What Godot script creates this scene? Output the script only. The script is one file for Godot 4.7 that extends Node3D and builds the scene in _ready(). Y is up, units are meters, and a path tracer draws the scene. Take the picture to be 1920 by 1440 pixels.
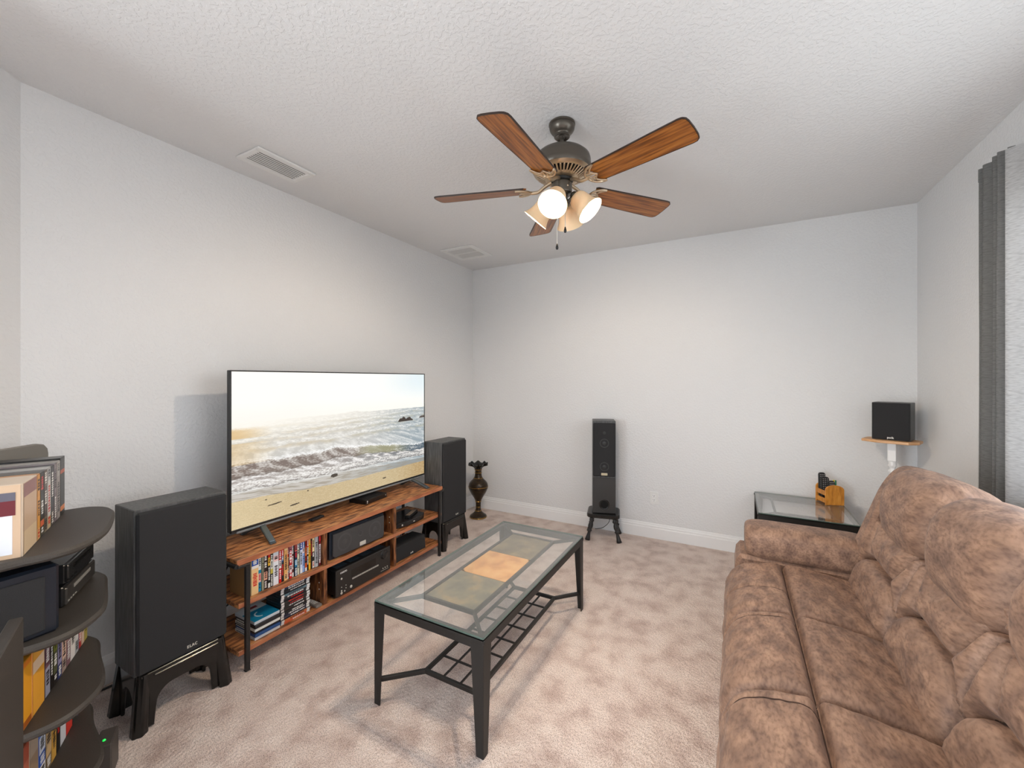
extends Node3D

# ---------------------------------------------------------------- mesh builder
class MB:
	var V := PackedVector3Array()
	var N := PackedVector3Array()
	var U := PackedVector2Array()
	var C := PackedColorArray()
	var I := PackedInt32Array()
	var col := Color.WHITE

	func vert(p: Vector3, n: Vector3, uv := Vector2.ZERO) -> int:
		V.append(p); N.append(n); U.append(uv); C.append(col)
		return V.size() - 1

	func tri(a: int, b: int, c: int) -> void:
		var g := (V[b] - V[a]).cross(V[c] - V[a])
		if g.dot(N[a] + N[b] + N[c]) > 0.0:
			I.append_array([a, c, b])
		else:
			I.append_array([a, b, c])

	func face(pts: Array, n: Vector3, uvs := []) -> void:
		var ids := []
		for k in pts.size():
			ids.append(vert(pts[k], n, uvs[k] if uvs.size() else Vector2.ZERO))
		for k in range(1, pts.size() - 1):
			tri(ids[0], ids[k], ids[k + 1])

	# chamfered box
	func box(c: Vector3, s: Vector3, r := 0.0, b := Basis.IDENTITY) -> void:
		var h := s * 0.5
		r = minf(r, minf(h.x, minf(h.y, h.z)) * 0.95)
		var ax := [Vector3.RIGHT, Vector3.UP, Vector3.BACK]
		for a in 3:
			var a1: Vector3 = ax[(a + 1) % 3]
			var a2: Vector3 = ax[(a + 2) % 3]
			var h0: float = h[a]
			var h1: float = h[(a + 1) % 3] - r
			var h2: float = h[(a + 2) % 3] - r
			for sg in [-1.0, 1.0]:
				var n: Vector3 = ax[a] * sg
				var p: Vector3 = n * h0
				face([c + b * (p - a1 * h1 - a2 * h2), c + b * (p + a1 * h1 - a2 * h2), c + b * (p + a1 * h1 + a2 * h2), c + b * (p - a1 * h1 + a2 * h2)], b * n)
		if r <= 0.0:
			return
		for a in 3:
			var e0: Vector3 = ax[a] * (h[a] - r)
			var a1: Vector3 = ax[(a + 1) % 3]
			var a2: Vector3 = ax[(a + 2) % 3]
			var h1: float = h[(a + 1) % 3]
			var h2: float = h[(a + 2) % 3]
			for s1 in [-1.0, 1.0]:
				for s2 in [-1.0, 1.0]:
					var p1: Vector3 = a1 * s1 * h1 + a2 * s2 * (h2 - r)
					var p2: Vector3 = a1 * s1 * (h1 - r) + a2 * s2 * h2
					var n: Vector3 = (a1 * s1 + a2 * s2).normalized()
					face([c + b * (p1 - e0), c + b * (p2 - e0), c + b * (p2 + e0), c + b * (p1 + e0)], b * n)
		for sx in [-1.0, 1.0]:
			for sy in [-1.0, 1.0]:
				for sz in [-1.0, 1.0]:
					var q := Vector3(sx * h.x, sy * h.y, sz * h.z)
					var i := Vector3(sx * r, sy * r, sz * r)
					face([c + b * (q - Vector3(0, i.y, i.z)), c + b * (q - Vector3(i.x, 0, i.z)), c + b * (q - Vector3(i.x, i.y, 0))], b * Vector3(sx, sy, sz).normalized())

	# bar between two points with rectangular section w (across) x t (along 'up')
	func bar(a: Vector3, b: Vector3, w: float, t: float, r := 0.0, up := Vector3.UP) -> void:
		var d := (b - a)
		var z := d.normalized()
		var x := up.cross(z)
		if x.length() < 0.001:
			x = Vector3.RIGHT.cross(z)
		x = x.normalized()
		var y := z.cross(x).normalized()
		box((a + b) * 0.5, Vector3(w, t, d.length()), r, Basis(x, y, z))

	# smooth surface from a grid of points; pts[i][j]
	func grid(P: Array, wrap_u := false, wrap_v := false, flip := false) -> void:
		var nu: int = P.size()
		var nv: int = P[0].size()
		var base := V.size()
		for i in nu:
			for j in nv:
				var ip: int = (i + 1) % nu if wrap_u else mini(i + 1, nu - 1)
				var im: int = (i - 1 + nu) % nu if wrap_u else maxi(i - 1, 0)
				var jp: int = (j + 1) % nv if wrap_v else mini(j + 1, nv - 1)
				var jm: int = (j - 1 + nv) % nv if wrap_v else maxi(j - 1, 0)
				var du: Vector3 = P[ip][j] - P[im][j]
				var dv: Vector3 = P[i][jp] - P[i][jm]
				var n := du.cross(dv)
				if n.length() < 1e-12:
					# degenerate row: borrow from the neighbour row
					var i2: int = 1 if i == 0 else (nu - 2 if i == nu - 1 else i)
					var j2: int = 1 if j == 0 else (nv - 2 if j == nv - 1 else j)
					du = P[mini(i2 + 1, nu - 1)][j] - P[maxi(i2 - 1, 0)][j]
					dv = P[i2][(j + 1) % nv] - P[i2][(j - 1 + nv) % nv]
					if dv.length() < 1e-9 or du.length() < 1e-9:
						dv = P[i][mini(j2 + 1, nv - 1)] - P[i][maxi(j2 - 1, 0)]
						du = P[(i + 1) % nu][j2] - P[(i - 1 + nu) % nu][j2]
					n = du.cross(dv)
				n = n.normalized()
				if flip:
					n = -n
				vert(P[i][j], n, Vector2(float(j) / maxf(1, nv - 1), float(i) / maxf(1, nu - 1)))
		for i in (nu if wrap_u else nu - 1):
			for j in (nv if wrap_v else nv - 1):
				var a: int = base + i * nv + j
				var b: int = base + ((i + 1) % nu) * nv + j
				var c: int = base + ((i + 1) % nu) * nv + (j + 1) % nv
				var d: int = base + i * nv + (j + 1) % nv
				tri(a, b, c)
				tri(a, c, d)

	# profile of Vector2(radius, y) turned round the y axis of xf
	func lathe(prof: Array, segs := 24, xf := Transform3D.IDENTITY) -> void:
		var P := []
		for q in prof:
			var row := []
			for k in segs:
				var a := TAU * k / segs
				row.append(xf * Vector3(q.x * cos(a), q.y, q.x * sin(a)))
			P.append(row)
		grid(P, false, true, false)

	# lathe with crisp edges: every profile segment shaded on its own
	func lathe_sharp(prof: Array, segs := 24, xf := Transform3D.IDENTITY) -> void:
		for k in prof.size() - 1:
			lathe([prof[k], prof[k + 1]], segs, xf)

	func tube(pts: Array, r: float, segs := 8, caps := true) -> void:
		var P := []
		var up := Vector3.UP
		for k in pts.size():
			var d: Vector3 = (pts[mini(k + 1, pts.size() - 1)] - pts[maxi(k - 1, 0)]).normalized()
			if absf(d.dot(up)) > 0.95:
				up = Vector3(0.3, 0.1, 1).normalized() if absf(d.y) > 0.9 else Vector3.UP
			var x := up.cross(d).normalized()
			var y := d.cross(x).normalized()
			up = y
			var row := []
			for j in segs:
				var a := TAU * j / segs
				row.append(pts[k] + x * cos(a) * r + y * sin(a) * r)
			P.append(row)
		grid(P, false, true, true)
		if caps:
			for e in [0, pts.size() - 1]:
				var d: Vector3 = (pts[1] - pts[0]).normalized() * -1.0 if e == 0 else (pts[e] - pts[e - 1]).normalized()
				face(P[e], d)

	# polygon (Vector2 list, x -> ex, y -> ey of basis) extruded from 0 to depth along ez
	func prism(poly: PackedVector2Array, depth: float, xf: Transform3D, bevel := 0.0) -> void:
		var ar := 0.0
		for k in poly.size():
			ar += poly[k].cross(poly[(k + 1) % poly.size()])
		poly = poly.duplicate()
		if ar < 0.0:
			poly.reverse()
		var ez := xf.basis.z.normalized()
		var inner := poly
		if bevel > 0.0:
			inner = PackedVector2Array()
			for k in poly.size():
				var t0 := (poly[k] - poly[(k - 1 + poly.size()) % poly.size()]).normalized()
				var t1 := (poly[(k + 1) % poly.size()] - poly[k]).normalized()
				var n0 := Vector2(-t0.y, t0.x)
				var n1 := Vector2(-t1.y, t1.x)
				inner.append(poly[k] + (n0 + n1) * bevel / maxf(0.35, 1.0 + n0.dot(n1)))
		var tr := Geometry2D.triangulate_polygon(inner)
		for e in [0.0, 1.0]:
			var n: Vector3 = ez * (1.0 if e > 0.5 else -1.0)
			var ids := []
			for p in inner:
				ids.append(vert(xf * Vector3(p.x, p.y, depth * e), n, p))
			for k in range(0, tr.size(), 3):
				tri(ids[tr[k]], ids[tr[k + 1]], ids[tr[k + 2]])
		var m := poly.size()
		for k in m:
			var a := poly[k]
			var b := poly[(k + 1) % m]
			var t := (b - a).normalized()
			var n2 := Vector2(t.y, -t.x)
			var n := (xf.basis * Vector3(n2.x, n2.y, 0)).normalized()
			face([xf * Vector3(a.x, a.y, bevel), xf * Vector3(b.x, b.y, bevel), xf * Vector3(b.x, b.y, depth - bevel), xf * Vector3(a.x, a.y, depth - bevel)], n)
			if bevel > 0.0:
				var ia := inner[k]
				var ib := inner[(k + 1) % m]
				face([xf * Vector3(a.x, a.y, bevel), xf * Vector3(b.x, b.y, bevel), xf * Vector3(ib.x, ib.y, 0), xf * Vector3(ia.x, ia.y, 0)], (n - ez).normalized())
				face([xf * Vector3(a.x, a.y, depth - bevel), xf * Vector3(b.x, b.y, depth - bevel), xf * Vector3(ib.x, ib.y, depth), xf * Vector3(ia.x, ia.y, depth)], (n + ez).normalized())

	func mesh() -> ArrayMesh:
		var a := []
		a.resize(Mesh.ARRAY_MAX)
		a[Mesh.ARRAY_VERTEX] = V
		a[Mesh.ARRAY_NORMAL] = N
		a[Mesh.ARRAY_TEX_UV] = U
		a[Mesh.ARRAY_COLOR] = C
		a[Mesh.ARRAY_INDEX] = I
		var m := ArrayMesh.new()
		m.add_surface_from_arrays(Mesh.PRIMITIVE_TRIANGLES, a)
		return m


# ---------------------------------------------------------------- scene helpers
var used := {}
var M := {}
const ORD := ["first", "second", "third", "fourth", "fifth", "sixth", "seventh", "eighth", "ninth", "tenth", "eleventh", "twelfth", "thirteenth", "fourteenth", "fifteenth", "sixteenth", "seventeenth", "eighteenth", "nineteenth", "twentieth", "twenty-first", "twenty-second", "twenty-third", "twenty-fourth", "twenty-fifth", "twenty-sixth", "twenty-seventh", "twenty-eighth"]


func numbered(called: String) -> String:
	if not used.has(called):
		used[called] = 0
		return called
	used[called] += 1
	return "%s_%03d" % [called, used[called]]


func tag(o: Node3D, label: String, category: String, group := "") -> void:
	o.set_meta("label", label)
	o.set_meta("category", category)
	if group:
		o.set_meta("group", group)


func thing(called: String, label: String, category: String, at := Vector3.ZERO, turn := 0.0, group := "") -> Node3D:
	var o := Node3D.new()
	o.name = numbered(called)
	add_child(o)
	o.position = at
	o.rotation.y = turn
	tag(o, label, category, group)
	return o


func part(called: String, mb: MB, mat: Material, parent: Node3D) -> MeshInstance3D:
	var o := MeshInstance3D.new()
	o.name = called
	o.mesh = mb.mesh()
	o.material_override = mat
	parent.add_child(o, true)
	return o


func solo(called: String, mb: MB, mat: Material, label: String, category: String, at := Vector3.ZERO, turn := 0.0, group := "") -> MeshInstance3D:
	var o := part(numbered(called), mb, mat, self)
	o.position = at
	o.rotation.y = turn
	tag(o, label, category, group)
	return o


func struct(called: String, mb: MB, mat: Material, parent: Node3D = self) -> MeshInstance3D:
	var o := part(called, mb, mat, parent)
	if parent == self:
		o.set_meta("kind", "structure")
	return o


func lettering(called: String, s: String, height: float, mat: Material, parent: Node3D, xf: Transform3D, bold := true) -> void:
	var f := SystemFont.new()
	f.font_names = PackedStringArray(["Droid Sans"])
	if bold:
		f.font_weight = 700
	var t := TextMesh.new()
	t.font = f
	t.text = s
	t.font_size = 32
	t.pixel_size = height / 24.0
	t.depth = 0.001
	t.curve_step = 4.0
	var o := MeshInstance3D.new()
	o.name = called
	o.mesh = t
	o.material_override = mat
	o.transform = xf
	parent.add_child(o, true)


func srgb(r: float, g: float, b: float) -> Color:
	return Color(r / 255.0, g / 255.0, b / 255.0)


func mat(c: Color, rough := 0.6, metal := 0.0) -> StandardMaterial3D:
	var m := StandardMaterial3D.new()
	m.albedo_color = c
	m.roughness = rough
	m.metallic = metal
	return m


func noise_tex(seed_: int, freq: float, oct: int, ramp: Array, size := 512, kind := FastNoiseLite.TYPE_SIMPLEX_SMOOTH, warp := 0.0) -> NoiseTexture2D:
	var n := FastNoiseLite.new()
	n.seed = seed_
	n.noise_type = kind
	n.frequency = freq
	n.fractal_octaves = oct
	if warp > 0.0:
		n.domain_warp_enabled = true
		n.domain_warp_amplitude = warp
		n.domain_warp_frequency = freq * 0.6
	var t := NoiseTexture2D.new()
	t.width = size
	t.height = size
	t.seamless = true
	t.noise = n
	t.normalize = true
	if ramp.size():
		var g := Gradient.new()
		var off := PackedFloat32Array()
		var cols := PackedColorArray()
		for k in ramp:
			off.append(k[0])
			cols.append(k[1])
		g.offsets = off
		g.colors = cols
		t.color_ramp = g
	return t


func tri_map(m: StandardMaterial3D, scale: Vector3, world := true) -> void:
	m.uv1_triplanar = true
	m.uv1_world_triplanar = world
	m.uv1_scale = scale
	m.uv1_triplanar_sharpness = 4.0


func detail(m: StandardMaterial3D, t: Texture2D, scale: Vector3, world := true) -> void:
	m.detail_enabled = true
	m.detail_albedo = t
	m.detail_blend_mode = BaseMaterial3D.BLEND_MODE_MUL
	m.detail_uv_layer = BaseMaterial3D.DETAIL_UV_2
	m.uv2_triplanar = true
	m.uv2_world_triplanar = world
	m.uv2_scale = scale
	m.uv2_triplanar_sharpness = 4.0


func catmull(pts: Array, per := 8, closed := false) -> Array:
	var out := []
	var n := pts.size()
	var segs := n if closed else n - 1
	for i in segs:
		var p0 = pts[(i - 1 + n) % n] if closed else pts[maxi(i - 1, 0)]
		var p1 = pts[i]
		var p2 = pts[(i + 1) % n]
		var p3 = pts[(i + 2) % n] if closed else pts[mini(i + 2, n - 1)]
		for k in per:
			var t := float(k) / per
			out.append(p1.cubic_interpolate(p2, p0, p3, t))
	if not closed:
		out.append(pts[n - 1])
	return out


func rounded_rect(w: float, h: float, r: float, per := 4) -> PackedVector2Array:
	var out := PackedVector2Array()
	for c in [[w / 2 - r, h / 2 - r, 0.0], [-w / 2 + r, h / 2 - r, PI / 2], [-w / 2 + r, -h / 2 + r, PI], [w / 2 - r, -h / 2 + r, PI * 1.5]]:
		for k in per + 1:
			var a: float = c[2] + PI / 2 * k / per
			out.append(Vector2(c[0] + r * cos(a), c[1] + r * sin(a)))
	return out


# frame for prism(): polygon's x,y -> given axes, extrude along z axis
func xf3(o: Vector3, ex: Vector3, ey: Vector3, ez: Vector3) -> Transform3D:
	return Transform3D(Basis(ex, ey, ez), o)


func area(called: String, at: Vector3, towards: Vector3, w: float, h: float, energy: float, c: Color, parent: Node3D = self) -> void:
	var l := AreaLight3D.new()
	l.name = called
	l.area_size = Vector2(w, h)
	l.light_energy = energy
	l.light_color = c
	l.area_range = 12.0
	l.shadow_enabled = true
	parent.add_child(l)
	l.position = at
	l.look_at_from_position(at, at + towards, Vector3.UP if absf(towards.y) < 0.9 else Vector3.BACK)

const RX := 1.155      # right wall
const LX := -2.675     # left wall
const FZ := -3.976     # far wall
const BZ := 2.6        # wall behind the camera
const CH := 2.74       # ceiling


func _ready() -> void:
	# ---- camera: level, wide lens, 1.47 m up
	var cam := Camera3D.new()
	cam.name = "camera"
	cam.projection = Camera3D.PROJECTION_FRUSTUM
	cam.keep_aspect = Camera3D.KEEP_HEIGHT
	cam.near = 0.05
	cam.far = 60.0
	cam.size = 0.05 * 2.0 * 720.0 / 768.0
	cam.frustum_offset = Vector2(0, -8.0 / 768.0 * 0.05)
	add_child(cam)
	cam.position = Vector3(0, 1.47, 0)
	cam.rotation_degrees.y = 28.5
	cam.current = true

	# ---- sky and exposure
	var we := WorldEnvironment.new()
	we.name = "world_environment"
	var e := Environment.new()
	e.background_mode = Environment.BG_SKY
	var sky := Sky.new()
	var sm := ProceduralSkyMaterial.new()
	sm.sky_top_color = Color(0.76, 0.80, 0.86)
	sm.sky_horizon_color = Color(0.93, 0.93, 0.93)
	sm.ground_bottom_color = Color(0.35, 0.33, 0.28)
	sm.ground_horizon_color = Color(0.72, 0.73, 0.72)
	sm.sky_energy_multiplier = 1.9
	sm.ground_energy_multiplier = 1.3
	sky.sky_material = sm
	e.sky = sky
	e.tonemap_mode = Environment.TONE_MAPPER_LINEAR
	e.tonemap_exposure = 1.02
	e.sdfgi_enabled = true
	e.ssao_enabled = true
	e.ssil_enabled = true
	we.environment = e
	add_child(we)

	# ---- daylight at the right window; rear and door lights are added fill
	area("window_daylight", Vector3(RX + 0.02, 1.62, -1.72), Vector3(-1, 0, 0), 1.9, 1.3, 2.0, Color(0.94, 0.975, 1.0))
	area("added_rear_fill", Vector3(-0.6, 1.4, BZ - 0.01), Vector3(0, 0.12, -1), 2.8, 1.9, 1.2, Color(0.94, 0.975, 1.0))  # fill from behind, at an added window out of view
	area("added_door_fill", Vector3(LX + 0.63, 1.08, 1.46), Vector3(1, 0.0, -0.5), 1.5, 1.9, 10.8, Color(0.94, 0.975, 1.0))  # added to brighten the right wall, at a made-up door

	materials()
	room()
	fan()
	television_stand()
	television()
	stand_contents()
	big_speakers()
	coffee_table()
	sofa()
	corner_things()
	bookcase()
	print("meshes built")


func materials() -> void:
	var w := mat(srgb(224, 224, 224), 0.75)
	w.heightmap_enabled = true
	w.heightmap_texture = noise_tex(3, 0.022, 3, [[0.0, Color.BLACK], [0.42, Color(0.1, 0.1, 0.1)], [0.62, Color(0.85, 0.85, 0.85)], [1.0, Color.WHITE]], 1024)
	w.heightmap_scale = 0.11
	tri_map(w, Vector3(1.9, 1.9, 1.9))
	M.wall = w
	var cl := mat(srgb(224, 224, 224), 0.8)
	cl.heightmap_enabled = true
	cl.heightmap_texture = noise_tex(9, 0.02, 3, [[0.0, Color.BLACK], [0.45, Color(0.05, 0.05, 0.05)], [0.58, Color(0.9, 0.9, 0.9)], [1.0, Color.WHITE]], 1024, FastNoiseLite.TYPE_SIMPLEX_SMOOTH, 20.0)
	cl.heightmap_scale = 0.09
	tri_map(cl, Vector3(1.9, 1.9, 1.9))
	M.ceiling = cl
	M.trim = mat(srgb(238, 238, 238), 0.35)

	var c := mat(Color.WHITE, 0.95)
	c.albedo_texture = noise_tex(21, 0.013, 5, [[0.0, srgb(190, 166, 154)], [0.3, srgb(212, 191, 180)], [0.5, srgb(226, 207, 196)], [0.75, srgb(234, 217, 206)], [1.0, srgb(238, 222, 212)]], 1024, FastNoiseLite.TYPE_SIMPLEX_SMOOTH, 30.0)
	tri_map(c, Vector3(0.42, 0.42, 0.42))
	detail(c, noise_tex(5, 0.09, 3, [[0.0, Color(0.34, 0.32, 0.31)], [0.38, Color(0.86, 0.85, 0.85)], [0.55, Color.WHITE], [1.0, Color.WHITE]], 1024), Vector3(2.1, 2.1, 2.1))
	c.heightmap_enabled = true
	c.heightmap_texture = noise_tex(6, 0.12, 2, [], 1024)
	c.heightmap_scale = 0.45
	c.rim_enabled = true
	c.rim = 0.4
	M.carpet = c

	# walnut with the grain along z
	var wood_ramp := [[0.0, srgb(84, 50, 32)], [0.34, srgb(128, 80, 50)], [0.45, srgb(166, 108, 66)], [0.6, srgb(190, 126, 76)], [0.75, srgb(206, 144, 92)], [1.0, srgb(216, 158, 106)]]
	var wt := noise_tex(31, 0.012, 5, wood_ramp, 1024, FastNoiseLite.TYPE_SIMPLEX_SMOOTH, 60.0)
	var wd := mat(Color.WHITE, 0.38)
	wd.albedo_texture = wt
	tri_map(wd, Vector3(3.2, 3.2, 0.62))
	M.walnut = wd
	var wv := mat(srgb(190, 180, 175), 0.45)
	wv.albedo_texture = wt
	tri_map(wv, Vector3(3.2, 0.62, 3.2))
	M.walnut_upright = wv
	var we := mat(srgb(236, 220, 210), 0.5)
	we.albedo_texture = noise_tex(32, 0.02, 4, [[0.0, srgb(150, 92, 62)], [0.5, srgb(190, 126, 90)], [1.0, srgb(212, 152, 112)]], 256)
	tri_map(we, Vector3(4, 4, 0.8))
	M.walnut_edge = we
	# fan blades, grain along the blade's own x axis
	var fb := mat(Color.WHITE, 0.3)
	fb.albedo_texture = noise_tex(41, 0.03, 4, [[0.0, srgb(84, 44, 14)], [0.35, srgb(124, 70, 22)], [0.6, srgb(154, 92, 34)], [1.0, srgb(182, 120, 52)]], 512)
	tri_map(fb, Vector3(0.25, 4.0, 3.6), false)
	M.blade = fb
	M.blade_edge = mat(srgb(40, 22, 12), 0.4)

	M.black = mat(srgb(26, 26, 27), 0.45)
	M.black_gloss = mat(srgb(22, 21, 20), 0.14)
	M.black_metal = mat(srgb(34, 33, 33), 0.38)
	M.iron = mat(srgb(40, 38, 36), 0.5, 0.2)
	M.grey_metal = mat(srgb(96, 106, 112), 0.35, 0.6)
	M.pewter = mat(srgb(98, 92, 84), 0.32, 0.75)
	M.nickel = mat(srgb(196, 176, 150), 0.3, 0.85)
	M.silver = mat(srgb(214, 210, 200), 0.35, 0.3)
	M.white_print = mat(srgb(232, 230, 226), 0.5)
	M.white_paint = mat(srgb(236, 236, 236), 0.3)
	M.white_plastic = mat(srgb(228, 228, 226), 0.35)
	var bv := mat(srgb(98, 98, 98), 0.45)
	bv.albedo_texture = noise_tex(44, 0.05, 3, [[0.0, Color(0.62, 0.62, 0.62)], [1.0, Color.WHITE]], 256)
	tri_map(bv, Vector3(5, 0.5, 5))
	M.black_veneer = bv
	var gr := mat(srgb(44, 44, 46), 0.9)
	gr.albedo_texture = noise_tex(45, 0.25, 2, [[0.0, Color(0.75, 0.75, 0.75)], [1.0, Color.WHITE]], 256)
	tri_map(gr, Vector3(6, 6, 6))
	M.grille = gr
	var dk := mat(srgb(72, 66, 60), 0.55)
	dk.albedo_texture = noise_tex(46, 0.2, 2, [[0.0, Color(0.8, 0.8, 0.8)], [1.0, Color.WHITE]], 256)
	tri_map(dk, Vector3(5, 5, 5))
	M.shelf_board = dk
	var g := mat(Color(0.9, 0.92, 0.9, 0.05), 0.03)
	g.transparency = BaseMaterial3D.TRANSPARENCY_ALPHA
	M.glass = g
	M.glass_edge = mat(srgb(86, 104, 97), 0.12)
	var pr := mat(Color.WHITE, 0.32)
	pr.vertex_color_use_as_albedo = true
	M.print = pr

	# suede
	var s := mat(Color.WHITE, 0.62)
	s.albedo_texture = noise_tex(51, 0.009, 4, [[0.0, srgb(112, 86, 72)], [0.3, srgb(136, 106, 89)], [0.5, srgb(152, 120, 100)], [0.72, srgb(166, 132, 110)], [1.0, srgb(182, 147, 122)]], 1024, FastNoiseLite.TYPE_SIMPLEX_SMOOTH, 30.0)
	tri_map(s, Vector3(1.6, 1.6, 0.9))
	detail(s, noise_tex(52, 0.035, 3, [[0.0, Color(0.72, 0.69, 0.67)], [0.5, Color(0.93, 0.92, 0.91)], [1.0, Color.WHITE]], 512), Vector3(4.0, 4.0, 2.0))
	s.rim_enabled = true
	s.rim = 0.12
	s.heightmap_enabled = true
	s.heightmap_texture = noise_tex(53, 0.15, 3, [], 512)
	s.heightmap_scale = 0.03
	M.suede = s
	M.suede_seam_shade = mat(srgb(66, 46, 36), 0.8)  # seam lines, darkened to imitate shade in the grooves

	var cu := mat(srgb(158, 158, 157), 0.85)
	cu.albedo_texture = noise_tex(61, 0.06, 3, [[0.0, Color(0.78, 0.78, 0.78)], [0.5, Color(0.92, 0.92, 0.92)], [1.0, Color.WHITE]], 512)
	tri_map(cu, Vector3(1.2, 5.0, 1.2))
	cu.backlight_enabled = true
	cu.backlight = Color(1.0, 1.0, 1.0)
	M.curtain = cu


# ---------------------------------------------------------------- the room
func wall_box(a: Vector3, b: Vector3) -> MB:
	var m := MB.new()
	m.box((a + b) * 0.5, (b - a).abs())
	return m


func room() -> void:
	var t := 0.12
	struct("floor", wall_box(Vector3(LX - t, -0.1, FZ - t), Vector3(RX + t, 0, BZ + t)), M.carpet)
	struct("ceiling", wall_box(Vector3(LX - t, CH, FZ - t), Vector3(RX + t, CH + 0.1, BZ + t)), M.ceiling)
	struct("wall_left", wall_box(Vector3(LX - t, 0, FZ - t), Vector3(LX, CH, -0.4)), M.wall)
	struct("wall_far", wall_box(Vector3(LX, 0, FZ - t), Vector3(RX + t, CH, FZ)), M.wall)
	# short wall running off at an angle behind the bookcase
	var m := MB.new()
	m.prism(PackedVector2Array([Vector2(LX, -0.535), Vector2(LX + 0.62, 0.2), Vector2(LX + 0.62, 0.6), Vector2(LX + 0.5, 0.6), Vector2(LX + 0.5, 0.25), Vector2(LX - t, -0.45), Vector2(LX - t, -0.535)]), CH, xf3(Vector3.ZERO, Vector3.RIGHT, Vector3.BACK, Vector3.UP))
	m.box(Vector3(LX + 0.56, CH / 2, 2.52), Vector3(t, CH, 0.4))
	m.box(Vector3(LX + 0.56, 2.43, 1.46), Vector3(t, 0.62, 1.72))
	struct("wall_angled", m, M.wall)
	# right wall round its window opening
	m = MB.new()
	var z0 := -2.70
	var z1 := -0.75
	var y0 := 0.95
	var y1 := 2.3
	for q in [[FZ, z0, 0.0, CH], [z1, BZ + t, 0.0, CH], [z0, z1, 0.0, y0], [z0, z1, y1, CH]]:
		m.box(Vector3(RX + t / 2, (q[2] + q[3]) / 2, (q[0] + q[1]) / 2), Vector3(t, q[3] - q[2], q[1] - q[0]))
	struct("wall_right", m, M.wall)
	# rear wall round an opening added for fill light
	m = MB.new()
	for q in [[LX, -2.0, 0.0, CH], [0.8, RX, 0.0, CH], [-2.0, 0.8, 0.0, 0.45], [-2.0, 0.8, 2.35, CH]]:
		m.box(Vector3((q[0] + q[1]) / 2, (q[2] + q[3]) / 2, BZ + t / 2), Vector3(q[1] - q[0], q[3] - q[2], t))
	struct("wall_rear", m, M.wall)
	# window frames and panes
	var win := Node3D.new()
	win.name = "window_1"
	add_child(win)
	win.set_meta("kind", "structure")
	m = MB.new()
	var zc := (z0 + z1) / 2
	var yc := (y0 + y1) / 2
	for q in [[z0 + 0.02, yc, 0.04, y1 - y0], [z1 - 0.02, yc, 0.04, y1 - y0], [zc, yc, 0.03, y1 - y0], [zc, y0 + 0.02, z1 - z0, 0.04], [zc, y1 - 0.02, z1 - z0, 0.04]]:
		m.box(Vector3(RX + 0.08, q[1], q[0]), Vector3(0.04, q[3], q[2]), 0.004)
	struct("window_frame", m, M.trim, win)
	m = MB.new()
	m.box(Vector3(RX + 0.085, yc, zc), Vector3(0.004, y1 - y0, z1 - z0))
	struct("pane", m, M.glass, win)
	m = MB.new()
	m.box(Vector3(RX - 0.01, y0 - 0.015, zc), Vector3(0.1, 0.03, z1 - z0 + 0.1), 0.006)
	struct("window_sill", m, M.trim, win)
	win = Node3D.new()
	win.name = "added_window_2"  # unseen window, added as the place for the rear fill light
	add_child(win)
	win.set_meta("kind", "structure")
	m = MB.new()
	for q in [[-1.98, 1.4, 0.04, 1.9], [0.78, 1.4, 0.04, 1.9], [-0.6, 1.4, 0.04, 1.9], [-0.6, 0.47, 2.8, 0.04], [-0.6, 2.33, 2.8, 0.04]]:
		m.box(Vector3(q[0], q[1], BZ + 0.08), Vector3(q[2], q[3], 0.04), 0.004)
	struct("window_frame", m, M.trim, win)
	m = MB.new()
	m.box(Vector3(-0.6, 1.4, BZ + 0.085), Vector3(2.8, 1.9, 0.004))
	struct("pane", m, M.glass, win)
	# unseen glazed door added behind the camera to light the right wall
	win = Node3D.new()
	win.name = "added_door_1"
	add_child(win)
	win.set_meta("kind", "structure")
	m = MB.new()
	for q in [[0.63, 1.06, 0.06, 2.12], [2.29, 1.06, 0.06, 2.12], [1.46, 1.06, 0.08, 2.12], [1.46, 0.04, 1.66, 0.08], [1.46, 2.08, 1.66, 0.08]]:
		m.box(Vector3(LX + 0.53, q[1], q[0]), Vector3(0.04, q[3], q[2]), 0.004)
	struct("added_door_frame", m, M.trim, win)
	m = MB.new()
	m.box(Vector3(LX + 0.53, 1.06, 1.46), Vector3(0.004, 2.0, 1.62))
	struct("pane", m, M.glass, win)
	# stepped skirting boards
	var prof := PackedVector2Array([Vector2(0, 0), Vector2(0.016, 0), Vector2(0.016, 0.092), Vector2(0.012, 0.098), Vector2(0.012, 0.112), Vector2(0.007, 0.118), Vector2(0.005, 0.132), Vector2(0, 0.136)])
	m = MB.new()
	m.prism(prof, RX - LX, xf3(Vector3(LX, 0, FZ), Vector3.BACK, Vector3.UP, Vector3.RIGHT))
	struct("baseboard_far", m, M.trim)
	m = MB.new()
	m.prism(prof, -0.535 - FZ, xf3(Vector3(LX, 0, FZ), Vector3.RIGHT, Vector3.UP, Vector3.BACK))
	struct("baseboard_left", m, M.trim)
	m = MB.new()
	m.prism(prof, BZ - FZ, xf3(Vector3(RX, 0, FZ), Vector3.LEFT, Vector3.UP, Vector3.BACK))
	struct("baseboard_right", m, M.trim)
	m = MB.new()
	var d := Vector3(0.62, 0, 0.735).normalized()
	m.prism(prof, 0.95, xf3(Vector3(LX, 0, -0.535), Vector3(d.z, 0, -d.x), Vector3.UP, d))
	struct("baseboard_angled", m, M.trim)

	# ceiling vents
	var v := thing("ceiling_vent", "white rectangular ceiling vent with long open slats above the television", "vent", Vector3(-2.376, CH, -1.468))
	m = MB.new()
	frame_rect(m, 0.222, 0.35, 0.034, 0.012)
	part("frame", m, M.white_plastic, v)
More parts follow.
